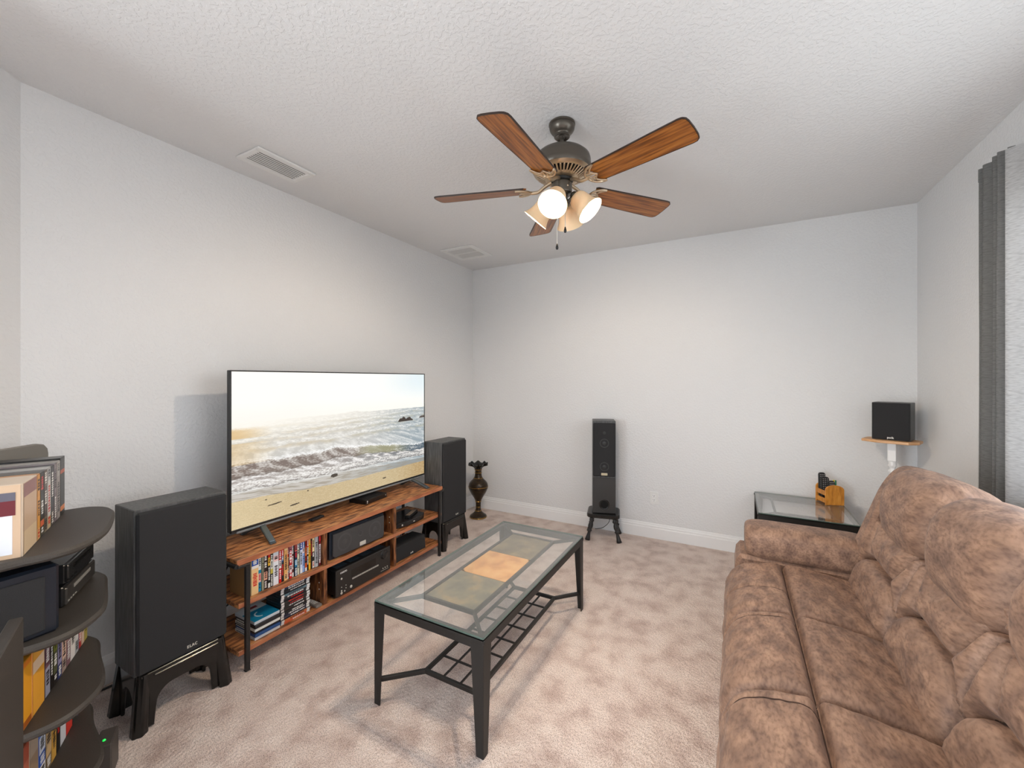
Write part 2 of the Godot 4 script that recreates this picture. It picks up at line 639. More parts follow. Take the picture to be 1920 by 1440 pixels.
	m = MB.new()
	m.box(Vector3(0, -0.0015, 0), Vector3(0.16, 0.003, 0.29))
	part("duct_opening", m, mat(srgb(34, 33, 32), 0.9), v)
	for k in 8:
		m = MB.new()
		m.box(Vector3(-0.068 + 0.0195 * k, -0.008, 0), Vector3(0.0072, 0.0016, 0.286), 0.0, Basis(Vector3.BACK, 0.4))
		part("slat", m, M.white_plastic, v)
	v = thing("ceiling_vent", "white square ceiling return grille near the corner of the far wall", "vent", Vector3(-2.347, CH, -3.375))
	m = MB.new()
	frame_rect(m, 0.375, 0.372, 0.05, 0.012)
	m.box(Vector3(0, -0.006, 0.0), Vector3(0.27, 0.006, 0.014))
	part("frame", m, M.white_plastic, v)
	m = MB.new()
	m.box(Vector3(0, -0.0015, 0), Vector3(0.27, 0.003, 0.27))
	part("duct_opening", m, mat(srgb(70, 68, 66), 0.9), v)
	m = MB.new()
	for k in 26:
		m.box(Vector3(-0.13 + 0.0104 * k, -0.007, 0), Vector3(0.0042, 0.0014, 0.268), 0.0, Basis(Vector3.BACK, 0.5))
	var sl := part("slats", m, M.white_plastic, v)
	sl.set_meta("kind", "stuff")

	# wall plates
	var o := thing("wall_outlet", "white double power outlet low on the far wall right of the tower speaker", "outlet", Vector3(-0.656, 0.372, FZ))
	m = MB.new()
	m.box(Vector3(0, 0, 0.003), Vector3(0.072, 0.118, 0.006), 0.002)
	part("plate", m, M.white_plastic, o)
	for sy in [-1, 1]:
		m = MB.new()
		m.prism(rounded_rect(0.034, 0.028, 0.011), 0.002, xf3(Vector3(0, 0.0195 * sy, 0.006), Vector3.RIGHT, Vector3.UP, Vector3.BACK))
		var soc := part("socket", m, M.white_paint, o)
		m = MB.new()
		for sx in [-1, 1]:
			m.box(Vector3(0.007 * sx, 0.0195 * sy + 0.004, 0.0082), Vector3(0.003, 0.009, 0.0006))
		m.box(Vector3(0, 0.0195 * sy - 0.007, 0.0082), Vector3(0.005, 0.005, 0.0006))
		part("slots", m, M.black, soc)
	o = thing("wall_plate", "blank white wall plate half hidden behind the tower speaker", "wall plate", Vector3(-1.0, 0.366, FZ))
	m = MB.new()
	m.box(Vector3(-0.02, 0, 0.003), Vector3(0.072, 0.118, 0.006), 0.002)
	part("plate", m, M.white_plastic, o)
	m = MB.new()
	m.box(Vector3(-0.02, 0, 0.0065), Vector3(0.034, 0.068, 0.002), 0.0008)
	part("insert", m, M.white_paint, o)

	# curtain, gathered in pleats at the far end and swinging out towards the room
	var path := [Vector2(1.13, -2.878), Vector2(1.064, -2.868), Vector2(1.056, -2.85), Vector2(1.098, -2.832), Vector2(1.066, -2.828), Vector2(1.052, -2.80), Vector2(1.105, -2.755), Vector2(1.064, -2.744), Vector2(1.052, -2.72), Vector2(1.098, -2.698), Vector2(1.062, -2.694), Vector2(1.05, -2.676), Vector2(1.10, -2.655), Vector2(1.066, -2.645), Vector2(1.085, -2.635)]
	var sm := catmull(path, 5)
	var P := []
	for k in 41:
		var y := 0.03 + (2.50 - 0.03) * k / 40.0
		var row := []
		var f := 1.0 - float(k) / 40.0
		for j in sm.size():
			var q: Vector2 = sm[j]
			var w := -0.012 * absf(sin(j * 0.33 + f * 2.0)) * f
			row.append(Vector3(q.x + w, y, q.y + 0.02 * f * sin(j * 0.21)))
		P.append(row)
	var P2 := []
	for row in P:
		var r2 := []
		for j in row.size():
			var dd: Vector3 = row[mini(j + 1, row.size() - 1)] - row[maxi(j - 1, 0)]
			var nn := Vector3(dd.z, 0, -dd.x).normalized()
			r2.append(row[j] + nn * 0.0025)
		P2.append(r2)
	var ct := thing("curtain", "grey woven curtain panel gathered in pleats at the right wall window", "curtain")
	m = MB.new()
	m.grid(P, false, false, false)
	m.grid(P2, false, false, true)
	part("fabric", m, M.curtain, ct)
	m = MB.new()
	var hem := []
	for row in [P[39], P[40]]:
		var hr := []
		for q in row:
			hr.append(q + Vector3(-0.002, 0.0, 0))
		hem.append(hr)
	m.grid(hem)
	part("hem", m, M.curtain, ct)
	# added panel: its paler colour stands in for daylight on the grey curtain
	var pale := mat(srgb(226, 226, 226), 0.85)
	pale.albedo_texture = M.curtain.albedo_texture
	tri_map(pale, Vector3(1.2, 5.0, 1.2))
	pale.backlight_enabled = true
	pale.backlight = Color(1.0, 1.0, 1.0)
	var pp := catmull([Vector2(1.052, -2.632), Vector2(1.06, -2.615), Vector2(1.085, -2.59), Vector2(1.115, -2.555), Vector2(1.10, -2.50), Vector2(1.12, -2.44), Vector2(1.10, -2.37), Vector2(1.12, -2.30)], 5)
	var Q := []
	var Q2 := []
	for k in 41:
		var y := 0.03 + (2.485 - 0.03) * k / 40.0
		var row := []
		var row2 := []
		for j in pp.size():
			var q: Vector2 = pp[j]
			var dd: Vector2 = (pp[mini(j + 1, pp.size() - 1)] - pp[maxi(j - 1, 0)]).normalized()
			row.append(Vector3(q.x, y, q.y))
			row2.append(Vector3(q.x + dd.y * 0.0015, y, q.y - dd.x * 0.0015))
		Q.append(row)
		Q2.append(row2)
	var sc := thing("curtain", "added curtain panel coloured pale in place of daylight on the grey curtain", "curtain")
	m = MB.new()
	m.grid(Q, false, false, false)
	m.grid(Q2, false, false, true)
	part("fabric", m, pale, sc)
	var rod := thing("curtain_rod", "dark curtain rod over the right wall window behind the curtains", "curtain rod")
	m = MB.new()
	m.tube([Vector3(1.128, 2.44, -2.6), Vector3(1.128, 2.44, -0.55)], 0.011, 10)
	part("rod", m, M.iron, rod)
	for z in [-2.55, -0.6]:
		m = MB.new()
		m.bar(Vector3(RX, 2.44, z), Vector3(1.128, 2.44, z), 0.012, 0.02)
		part("bracket", m, M.iron, rod)


func frame_rect(m: MB, w: float, l: float, b: float, t: float) -> void:
	# flat picture-frame in the xz plane, hanging below y = 0, with sloping inner edge
	for sx in [-1, 1]:
		m.box(Vector3(sx * (w - b) / 2, -t / 2, 0), Vector3(b, t, l), 0.004)
		m.box(Vector3(0, -t / 2, sx * (l - b) / 2), Vector3(w - 2 * b + 0.006, t * 0.98, b), 0.004)


# ---------------------------------------------------------------- ceiling fan
func fan() -> void:
	var f := thing("ceiling_fan", "five bladed wooden ceiling fan with pewter motor and four lit glass shades", "ceiling fan", Vector3(-0.752, CH, -1.905))
	var m := MB.new()
	m.lathe_sharp([Vector2(0.0, 0), Vector2(0.062, 0), Vector2(0.065, -0.003), Vector2(0.065, -0.010), Vector2(0.061, -0.013)], 36)
	m.lathe(catmull([Vector2(0.061, -0.013), Vector2(0.0625, -0.022), Vector2(0.059, -0.034), Vector2(0.050, -0.046), Vector2(0.041, -0.054), Vector2(0.038, -0.058)], 4), 36)
	m.lathe_sharp([Vector2(0.038, -0.058), Vector2(0.039, -0.061), Vector2(0.039, -0.067), Vector2(0.034, -0.071), Vector2(0.018, -0.066)], 36)
	part("canopy", m, M.pewter, f)
	m = MB.new()
	m.lathe([Vector2(0.0105, -0.06), Vector2(0.0105, -0.155)], 16)
	m.lathe([Vector2(0.02, -0.064), Vector2(0.0105, -0.074)], 16)
	part("downrod", m, M.pewter, f)
	m = MB.new()
	m.lathe([Vector2(0.0, -0.138), Vector2(0.04, -0.139), Vector2(0.085, -0.144), Vector2(0.118, -0.155), Vector2(0.136, -0.172), Vector2(0.141, -0.19), Vector2(0.141, -0.215), Vector2(0.145, -0.222), Vector2(0.145, -0.235), Vector2(0.14, -0.245)], 48)
	part("motor_housing", m, M.pewter, f)
	# slotted ring under the motor
	m = MB.new()
	m.lathe([Vector2(0.141, -0.244), Vector2(0.133, -0.252), Vector2(0.124, -0.258), Vector2(0.12, -0.256)], 48)
	m.lathe([Vector2(0.088, -0.272), Vector2(0.082, -0.279), Vector2(0.07, -0.281), Vector2(0.05, -0.28)], 48)
	for k in 40:
		var a := TAU * k / 40.0
		var d := Vector3(cos(a), 0, sin(a))
		m.bar(d * 0.123 + Vector3(0, -0.257, 0), d * 0.083 + Vector3(0, -0.277, 0), 0.0085, 0.006, 0.002)
	var gr := part("slotted_ring", m, M.nickel, f)
	gr.set_meta("label", "nickel ring of radial cooling slots under the motor")
	m = MB.new()
	m.lathe([Vector2(0.132, -0.24), Vector2(0.082, -0.262), Vector2(0.0, -0.262)], 40)
	part("motor_core", m, M.black, f)
	m = MB.new()
	m.lathe([Vector2(0.054, -0.275), Vector2(0.056, -0.285), Vector2(0.05, -0.297), Vector2(0.0, -0.297)], 32)
	part("flywheel", m, M.black, f)
	m = MB.new()
	m.lathe([Vector2(0.0, -0.295), Vector2(0.046, -0.295), Vector2(0.05, -0.3), Vector2(0.05, -0.345), Vector2(0.046, -0.352), Vector2(0.03, -0.356), Vector2(0.028, -0.375), Vector2(0.034, -0.385), Vector2(0.034, -0.405), Vector2(0.024, -0.42), Vector2(0.012, -0.428), Vector2(0.0, -0.43)], 32)
	var sh := part("switch_housing", m, M.pewter, f)
	for k in 3:
		m = MB.new()
		var a := 0.6 + TAU * k / 3.0
		m.lathe([Vector2(0.0, 0.003), Vector2(0.004, 0.002), Vector2(0.005, 0.0)], 10, xf3(Vector3(cos(a) * 0.05, -0.325, sin(a) * 0.05), Vector3(-sin(a), 0, cos(a)), Vector3(cos(a), 0, sin(a)), Vector3.UP))
		part("screw", m, M.nickel, sh)

	for k in 5:
		var a := deg_to_rad(19.5 + 72.0 * k)
		var rad := Vector3(cos(a), 0, sin(a))
		var left := Vector3(sin(a), 0, -cos(a))       # left of the radial direction, lower edge
		var pitch := deg_to_rad(12.5)
		var across := (left * cos(pitch) - Vector3.UP * sin(pitch)).normalized()
		var nrm := rad.cross(across).normalized()
		if nrm.y < 0.0:
			nrm = -nrm
		var b := MeshInstance3D.new()
		# outline: narrow rounded root, wider rounded tip
		var o := [Vector2(0.172, -0.048), Vector2(0.185, -0.056), Vector2(0.30, -0.060), Vector2(0.50, -0.067), Vector2(0.622, -0.0705), Vector2(0.640, -0.068), Vector2(0.651, -0.058), Vector2(0.655, -0.04), Vector2(0.6565, 0.0), Vector2(0.655, 0.04), Vector2(0.651, 0.058), Vector2(0.640, 0.068), Vector2(0.622, 0.0705), Vector2(0.50, 0.067), Vector2(0.30, 0.060), Vector2(0.185, 0.056), Vector2(0.172, 0.048), Vector2(0.18, 0.03), Vector2(0.196, 0.016), Vector2(0.2, 0.0), Vector2(0.196, -0.016), Vector2(0.18, -0.03)]
		m = MB.new()
		m.prism(PackedVector2Array(o), 0.006, xf3(Vector3(0, -0.003, 0), Vector3.RIGHT, Vector3.BACK, Vector3.UP), 0.0012)
		b = part("blade", m, M.blade, f)
		var bs := Basis(rad, nrm, rad.cross(nrm))
		b.transform = Transform3D(bs, Vector3(0, -0.318, 0) + rad * 0.0)
		# dark lacquered edge
		m = MB.new()
		var pts := []
		for q in o:
			pts.append(Vector3(q.x, 0, q.y))
		for j in range(1, 16):
			m.bar(pts[j], pts[(j + 1) % pts.size()], 0.0035, 0.0068)
		part("edge", m, M.blade_edge, b)
		# cast iron holder with open scrollwork
		m = MB.new()
		var y := -0.010
		m.tube(catmull([Vector3(0.052, 0.028, 0), Vector3(0.085, 0.012, 0.0), Vector3(0.115, -0.008, 0.0), Vector3(0.14, -0.012, 0.0), Vector3(0.162, y, 0)], 6), 0.0085, 10)
		# crescent of two arcs with cross ties
		for s in [-1.0, 1.0]:
			m.tube(catmull([Vector3(0.158, y, 0.0), Vector3(0.162, y, 0.022 * s), Vector3(0.178, y, 0.043 * s), Vector3(0.203, y, 0.057 * s), Vector3(0.226, y, 0.060 * s)], 6), 0.0056, 8)
			m.tube(catmull([Vector3(0.214, y, 0.0), Vector3(0.199, y, 0.013 * s), Vector3(0.191, y, 0.028 * s), Vector3(0.203, y, 0.044 * s), Vector3(0.226, y, 0.060 * s)], 6), 0.0048, 8)
			m.tube(catmull([Vector3(0.164, y, 0.024 * s), Vector3(0.178, y, 0.022 * s), Vector3(0.193, y, 0.024 * s)], 5), 0.004, 8)
			m.tube(catmull([Vector3(0.159, y, 0.004 * s), Vector3(0.18, y, 0.008 * s), Vector3(0.204, y, 0.008 * s)], 5), 0.004, 8)
		m.lathe([Vector2(0, -0.004), Vector2(0.012, -0.003), Vector2(0.014, 0.0), Vector2(0.012, 0.003), Vector2(0, 0.004)], 12, Transform3D(Basis.IDENTITY, Vector3(0.158, y, 0)))
		var iron := part("blade_iron", m, M.nickel, b)
		iron.set_meta("label", "nickel blade holder with open scrollwork")

	# light kit: four arms and bell shades pointing outwards and down
	var shade := mat(srgb(238, 214, 176), 0.35)
	shade.backlight_enabled = true
	shade.backlight = Color(0.24, 0.2, 0.15)
	var bulb := mat(srgb(255, 250, 235), 0.3)
	bulb.emission_enabled = true
	bulb.emission = Color(1.0, 0.93, 0.8)
	bulb.emission_energy_multiplier = 3.0
	for k in 4:
		var a := deg_to_rad(-3.5 + 90.0 * k)
		var rad := Vector3(cos(a), 0, sin(a))
		var ax := (rad * 0.68 + Vector3.DOWN * 0.74).normalized()   # opening direction
		var side := ax.cross(Vector3.UP).normalized()
		var neck := Vector3(0, -0.368, 0) + rad * 0.062
		m = MB.new()
		m.tube(catmull([Vector3(0, -0.395, 0) + rad * 0.025, Vector3(0, -0.385, 0) + rad * 0.042, neck - ax * 0.004], 5), 0.009, 10)
		m.lathe([Vector2(0, -0.012), Vector2(0.016, -0.012), Vector2(0.021, -0.002), Vector2(0.021, 0.02), Vector2(0.018, 0.022)], 20, xf3(neck, side, ax, side.cross(ax)))
		part("lamp_arm", m, M.pewter, f)
		m = MB.new()
		var outer := [Vector2(0.021, 0.008), Vector2(0.034, 0.013), Vector2(0.044, 0.026), Vector2(0.048, 0.045), Vector2(0.05, 0.065), Vector2(0.055, 0.088), Vector2(0.063, 0.106), Vector2(0.071, 0.119)]
		var inner := []
		for q in outer:
			inner.push_front(Vector2(q.x - 0.003, q.y + 0.001))
		m.lathe(catmull(outer, 4), 36, xf3(neck, side, ax, side.cross(ax)))
		m.lathe([outer[7], inner[0]], 36, xf3(neck, side, ax, side.cross(ax)))
		m.lathe(catmull(inner, 4), 36, xf3(neck, side, ax, side.cross(ax)))
		var s := part("lamp_shade", m, shade, f)
		s.set_meta("label", "cream frosted glass bell shade")
		m = MB.new()
		var c := neck + ax * 0.062
		var bp := []
		for j in 13:
			var t := PI * j / 12.0
			bp.append(Vector2(0.026 * sin(t), -cos(t) * 0.03 - (0.012 if j < 4 else 0.0)))
		m.lathe(catmull(bp, 2), 20, xf3(c, side, ax, side.cross(ax)))
		part("light_bulb", m, bulb, s)
		var l := OmniLight3D.new()
		l.name = "bulb_light"
		l.light_color = Color(1.0, 0.92, 0.82)
		l.light_energy = 0.95
		l.light_size = 0.02
		l.omni_range = 12.0
		l.omni_attenuation = 2.0
		l.shadow_enabled = true
		f.add_child(l, true)
		l.position = c
	for q in [[-0.012, 0.01, -0.622], [0.026, -0.006, -0.545]]:
		m = MB.new()
		var top := Vector3(q[0] * 0.8879 - q[1] * 0.46, -0.425, -q[0] * 0.4772 + q[1] * -0.8788 + 0.03)
		m.tube([top + Vector3(0, 0.03, 0), Vector3(top.x, q[2] + 0.02, top.z)], 0.0018, 6)
		var pc := part("pull_chain", m, M.silver, f)
		m = MB.new()
		m.lathe([Vector2(0, 0.024), Vector2(0.003, 0.02), Vector2(0.0065, 0.006), Vector2(0.007, 0.0), Vector2(0.005, -0.006), Vector2(0, -0.008)], 14, Transform3D(Basis.IDENTITY, Vector3(top.x, q[2], top.z)))
		part("fob", m, M.black_gloss, pc)


# ---------------------------------------------------------------- TV stand
func television_stand() -> void:
	var s := thing("tv_stand", "long walnut media stand with black metal posts under the television", "tv stand")
	var xf := -2.17
	var xb := -2.565
	var xc := (xf + xb) / 2
	var dx := xf - xb
	var za := -2.765
	var zb := -1.135
	var m := MB.new()
	m.box(Vector3(xc, 0.555, (za + zb) / 2), Vector3(dx, 0.03, zb - za), 0.003)
	var top := part("top_board", m, M.walnut, s)
	for q in [["middle_shelf", 0.335], ["bottom_shelf", 0.097]]:
		m = MB.new()
		m.box(Vector3(xc, q[1], (za + zb) / 2), Vector3(dx - 0.01, 0.025, zb - za - 0.02), 0.002)
		part(q[0], m, M.walnut, s)
	for q in [[0.555, 0.03, zb - za], [0.335, 0.025, zb - za - 0.02], [0.097, 0.025, zb - za - 0.02]]:
		m = MB.new()
		m.box(Vector3(xf + (0.0004 if q[1] > 0.026 else -0.0046), q[0], (za + zb) / 2), Vector3(0.0012, q[1] - 0.004, q[2] - 0.004))
		part("edge_band", m, M.walnut_edge, s)
	for z in [-1.642, -2.22]:
		for q in [[0.1095, 0.3225], [0.3475, 0.54]]:
			m = MB.new()
			m.box(Vector3(xc, (q[0] + q[1]) / 2, z), Vector3(dx - 0.012, q[1] - q[0], 0.024), 0.002)
			var dv := part("divider", m, M.walnut_upright, s)
			for k in 2:
				m = MB.new()
				m.lathe([Vector2(0, 0.0015), Vector2(0.004, 0.001), Vector2(0.0045, 0.0)], 8, xf3(Vector3(xf - 0.05, (q[0] + q[1]) / 2 - 0.02 + 0.04 * k, z + 0.012), Vector3.RIGHT, Vector3.BACK, Vector3.UP))
				part("cam_screw", m, M.silver, dv)
	m = MB.new()
	m.box(Vector3(xb + 0.01, 0.325, -1.931), Vector3(0.008, 0.43, 0.55))
	part("back_panel", m, mat(srgb(60, 40, 30), 0.6), s)
	for z in [-1.182, -2.718]:
		for x in [xf + 0.004, xb - 0.004]:
			m = MB.new()
			m.box(Vector3(x, 0.272, z), Vector3(0.02, 0.536, 0.02), 0.0015)
			m.box(Vector3(x, 0.002, z), Vector3(0.024, 0.004, 0.024), 0.001)
			part("post", m, M.black_metal, s)
		m = MB.new()
		var ze := zb if z > -2 else za
		m.tube([Vector3(xb - 0.004, 0.541, ze + (0.004 if z > -2 else -0.004)), Vector3(xf + 0.006, 0.541, ze + (0.004 if z > -2 else -0.004))], 0.011, 10)
		m.bar(Vector3(xf + 0.006, 0.536, ze), Vector3(xf + 0.006, 0.536, z), 0.014, 0.012, 0.002)
		part("end_rail", m, M.black_metal, s)
		for y in [0.32, 0.082]:
			m = MB.new()
			m.bar(Vector3(xb, y, z), Vector3(xf, y, z), 0.016, 0.008, 0.001)
			part("cross_rail", m, M.black_metal, s)
	for e in [[-1.182, -1.63], [-2.718, -2.232]]:
		m = MB.new()
		m.tube([Vector3(xb - 0.006, 0.12, e[0]), Vector3(xb - 0.006, 0.32, e[1])], 0.005, 8)
		m.tube([Vector3(xb - 0.006, 0.32, e[0]), Vector3(xb - 0.006, 0.12, e[1])], 0.005, 8)
		part("cross_brace", m, M.black_metal, s)


func television() -> void:
	var xs := -2.385   # screen plane
	var z0 := -1.212
	var z1 := -2.787
	var y0 := 0.641
	var y1 := 1.522
	var tv := thing("television", "large flat television on the walnut stand showing waves on a sandy beach", "television")
	var m := MB.new()
	m.box(Vector3(xs - 0.016, (y0 + y1) / 2, (z0 + z1) / 2), Vector3(0.03, y1 - y0, z0 - z1), 0.003)
	m.box(Vector3(xs - 0.045, (y0 + y1) / 2 - 0.14, (z0 + z1) / 2), Vector3(0.04, 0.5, 1.2), 0.012)
	part("casing", m, M.black, tv)
	var b := 0.007
	m = MB.new()
	for q in [[(z0 + z1) / 2, y1 - b / 2, z0 - z1, b], [(z0 + z1) / 2, y0 + b * 0.9, z0 - z1, b * 1.8], [z0 - b / 2, (y0 + y1) / 2, b, y1 - y0], [z1 + b / 2, (y0 + y1) / 2, b, y1 - y0]]:
		m.box(Vector3(xs + 0.001, q[1], q[0]), Vector3(0.006, q[3], q[2]), 0.0012)
	part("bezel", m, M.black_metal, tv)
	m = MB.new()
	var ya := y0 + b * 1.8
	m.face([Vector3(xs, ya, z0 - b), Vector3(xs, ya, z1 + b), Vector3(xs, y1 - b, z1 + b), Vector3(xs, y1 - b, z0 - b)], Vector3.RIGHT, [Vector2(0, 1), Vector2(1, 1), Vector2(1, 0), Vector2(0, 0)])
	var sc := mat(Color(0.01, 0.01, 0.01), 0.12)
	sc.emission_enabled = true
	sc.emission = Color.WHITE
	sc.emission_operator = BaseMaterial3D.EMISSION_OP_MULTIPLY
	sc.emission_texture = beach_picture()
	sc.emission_energy_multiplier = 1.0
	part("screen", m, sc, tv)
	m = MB.new()
	m.bar(Vector3(xs + 0.0, y0 - 0.006, z0 - 0.03), Vector3(xs + 0.0, y0 - 0.006, z1 + 0.03), 0.016, 0.012, 0.003)
	part("lower_rail", m, mat(srgb(150, 156, 160), 0.3, 0.5), tv)
	for z in [-1.385, -2.63]:
		m = MB.new()
		var top := Vector3(xs - 0.01, y0 - 0.004, z)
		for q in [[0.155, 0.0], [-0.125, 0.0]]:
			var foot := Vector3(xs + q[0], 0.577, z + 0.035 * (1 if z > -2 else -0.4))
			m.bar(top + Vector3(signf(q[0]) * 0.008, -0.006, 0), foot, 0.032, 0.018, 0.004)
			m.box(foot + Vector3(0, -0.003, 0), Vector3(0.022, 0.008, 0.032), 0.002)
		part("foot", m, M.grey_metal, tv)


func beach_picture() -> ImageTexture:
	var W := 896
	var H := 504
	var im := Image.create(W, H, false, Image.FORMAT_RGB8)
	var na := FastNoiseLite.new()
	na.seed = 5
	na.noise_type = FastNoiseLite.TYPE_SIMPLEX_SMOOTH
	na.frequency = 1.0
	na.fractal_octaves = 4
	var nb := FastNoiseLite.new()
	nb.seed = 8
	nb.noise_type = FastNoiseLite.TYPE_SIMPLEX_SMOOTH
	nb.frequency = 1.0
	nb.fractal_octaves = 2
	# crest tables per column
	for i in W:
		var u := (i + 0.5) / W
		var rough := 0.012 * na.get_noise_2d(u * 9.0, 3.3)
		var hor := 0.325 + 0.004 * na.get_noise_2d(u * 20.0, 9.0) - 0.012 * exp(-pow((u - 0.52) / 0.05, 2.0))
		var crest := lerpf(0.592, 0.612, smoothstep(0.0, 0.5, u)) + 0.075 * smoothstep(0.5, 1.0, u) + rough - 0.02 * exp(-pow((u - 0.42) / 0.08, 2.0))
		var thick := lerpf(0.095, 0.055, u) + 0.01 * na.get_noise_2d(u * 14.0, 31.0)
		var foam2 := lerpf(0.735, 0.775, u) + 0.012 * na.get_noise_2d(u * 7.0, 17.0)
		var wet := lerpf(0.775, 0.835, u) + 0.008 * na.get_noise_2d(u * 5.0, 23.0)
		var sand := lerpf(0.825, 0.872, smoothstep(0.0, 0.45, u)) + 0.004 * na.get_noise_2d(u * 6.0, 41.0)
		var haze := exp(-u * 1.9)
		for j in H:
			var v := (j + 0.5) / H
			var c: Color
			if v < hor:
				var far := smoothstep(0.55, 1.0, u) * smoothstep(0.33, 0.05, v)
				c = Color(1.0, 0.995, 0.975).lerp(Color(0.90, 0.945, 0.96), far)
				c = c.lerp(Color(0.98, 0.965, 0.93), smoothstep(0.18, 0.33, v) * 0.6)
			elif v < sand:
				var depth := (v - hor) / (sand - hor)
				var st := na.get_noise_2d(u * lerpf(26.0, 9.0, depth), v * lerpf(150.0, 60.0, depth))
				var fine := nb.get_noise_2d(u * 60.0, v * 170.0)
				var base := Color(0.80, 0.79, 0.77).lerp(Color(0.60, 0.65, 0.68), smoothstep(0.45, 1.0, u))
				c = base
				c = c.lerp(Color(0.97, 0.965, 0.95), clampf(0.35 + st * 1.2 + fine * 0.35, 0.0, 1.0) * lerpf(0.9, 0.65, u))
				# far lines of surf
				for w in [[0.365, 0.012], [0.405, 0.014], [0.452, 0.017], [0.505, 0.02]]:
					var line: float = w[0] + 0.022 * na.get_noise_2d(u * 3.5, w[0] * 90.0) - 0.012 * u
					var d: float = (v - line) / w[1]
					if d > -1.0 and d < 2.0:
						var k := clampf(1.0 - absf(d - 0.6) / 1.2, 0.0, 1.0)
						var dk := Color(0.80, 0.74, 0.64).lerp(Color(0.66, 0.66, 0.60), smoothstep(0.1, 0.9, u))
						c = c.lerp(dk, k * clampf(0.35 + 0.9 * na.get_noise_2d(u * 6.0, w[0] * 300.0) + st * 0.6, 0.0, 0.75))
						if d < 0.1:
							c = c.lerp(Color(1, 1, 0.99), 0.55 * clampf(0.5 + fine, 0.0, 1.0))
				# big breaker
				var dd := (v - crest) / thick
				if dd > -0.25 and dd < 0.0:
					c = c.lerp(Color(1, 1, 1), clampf(0.4 + fine + (dd + 0.25), 0.0, 0.8))
				elif dd >= 0.0 and dd < 1.0:
					var dark := Color(0.52, 0.47, 0.44)
					dark = dark.lerp(Color(0.62, 0.61, 0.50), smoothstep(0.5, 0.62, u))
					dark = dark.lerp(Color(0.34, 0.40, 0.45), smoothstep(0.75, 0.92, u))
					var f := clampf(0.25 + st * 1.3 + fine * 0.9, 0.0, 1.0) * (0.35 if u > 0.55 and u < 0.78 else 0.75)
					c = dark.lerp(Color(0.93, 0.92, 0.90), f)
					c = c.lerp(Color(0.98, 0.97, 0.95), smoothstep(0.22, 0.0, dd) * clampf(0.5 + fine * 1.5, 0.0, 1.0))
					c = c.lerp(Color(0.3, 0.28, 0.27), smoothstep(0.8, 1.0, dd) * 0.25)
				elif dd >= 1.0 and v < foam2 + 0.03:
					c = Color(0.66, 0.63, 0.61).lerp(Color(0.95, 0.94, 0.93), clampf(0.45 + st * 1.5 + fine * 0.8, 0.0, 1.0))
					c = c.lerp(Color(0.42, 0.44, 0.46), smoothstep(0.35, 0.8, u) * clampf(0.4 - st * 1.6, 0.0, 0.6))
				var d2 := (v - foam2) / 0.032
				if d2 > -1.0 and d2 < 1.0:
					c = c.lerp(Color(0.96, 0.95, 0.93), (1.0 - absf(d2)) * clampf(0.6 + fine * 1.6, 0.0, 1.0))
					if d2 > 0.3:
						c = c.lerp(Color(0.40, 0.38, 0.36), (d2 - 0.3) * clampf(0.5 - fine * 1.2, 0.0, 0.8))
				if v > wet:
					var wc := Color(0.80, 0.78, 0.75).lerp(Color(0.60, 0.62, 0.62), smoothstep(0.3, 1.0, u))
					c = wc.lerp(Color(0.62, 0.58, 0.52), clampf(st * 1.4 + 0.2, 0.0, 0.7))
				# sun haze on the left
				c = c.lerp(Color(1.0, 0.95, 0.84), haze * 0.42 * smoothstep(0.62, 0.33, v))
				c = c.lerp(Color(1.0, 0.985, 0.95), smoothstep(hor + 0.13, hor, v) * clampf(1.05 - u * 1.1, 0.0, 0.95))
				# golden headland at the left edge
				if u < 0.16 and v > 0.36 and v < 0.43:
					c = c.lerp(Color(0.88, 0.74, 0.52), smoothstep(0.16, 0.0, u) * smoothstep(0.355, 0.385, v + 0.01 * fine) * 0.8)
				if u < 0.18 and v > 0.46 and v < 0.6:
					c = c.lerp(Color(0.85, 0.70, 0.46), smoothstep(0.18, 0.0, u) * 0.45)
				# dark rocks at the right
				var rk := 0.045 * sqrt(maxf(0.0, 1.0 - pow((u - 0.855) / 0.055, 2.0))) * (0.8 + 0.5 * na.get_noise_2d(u * 40.0, 7.0))
				if v < 0.448 and v > 0.448 - rk:
					c = Color(0.30, 0.27, 0.25)
				var rk2 := 0.022 * sqrt(maxf(0.0, 1.0 - pow((u - 0.99) / 0.03, 2.0)))
				if v < 0.432 and v > 0.432 - rk2:
					c = Color(0.36, 0.32, 0.30)
			else:
				var g := na.get_noise_2d(u * 34.0, v * 120.0)
				var g2 := nb.get_noise_2d(u * 150.0, v * 200.0)
				c = Color(0.80, 0.715, 0.56).lerp(Color(0.72, 0.60, 0.42), smoothstep(0.75, 1.0, u))
				c = c.lerp(Color(0.885, 0.815, 0.675), clampf(0.3 + g * 0.9, 0.0, 1.0) * 0.7)
				c = c.darkened(clampf(g2 * 0.18, 0.0, 0.12))
				c = c.lerp(Color(0.93, 0.86, 0.70), 0.35 * smoothstep(0.3, 0.0, u))
			# driftwood, weed and a pebble
			for q in [[0.155, 0.902, 0.028, 0.004, -0.10], [0.232, 0.945, 0.022, 0.005, -0.12], [0.705, 0.935, 0.012, 0.005, 0.0], [0.415, 0.805, 0.018, 0.014, 0.0], [0.29, 0.872, 0.004, 0.004, 0.0], [0.12, 0.86, 0.005, 0.003, 0.0]]:
				var ex: float = (u - q[0]) / q[2]
				var ey: float = (v - q[1] - q[4] * (u - q[0])) / q[3]
				if ex * ex + ey * ey < 1.0 + 0.5 * nb.get_noise_2d(u * 90.0, v * 90.0):
					c = c.lerp(Color(0.24, 0.21, 0.18), 0.85)
			im.set_pixel(i, j, c)
	return ImageTexture.create_from_image(im)


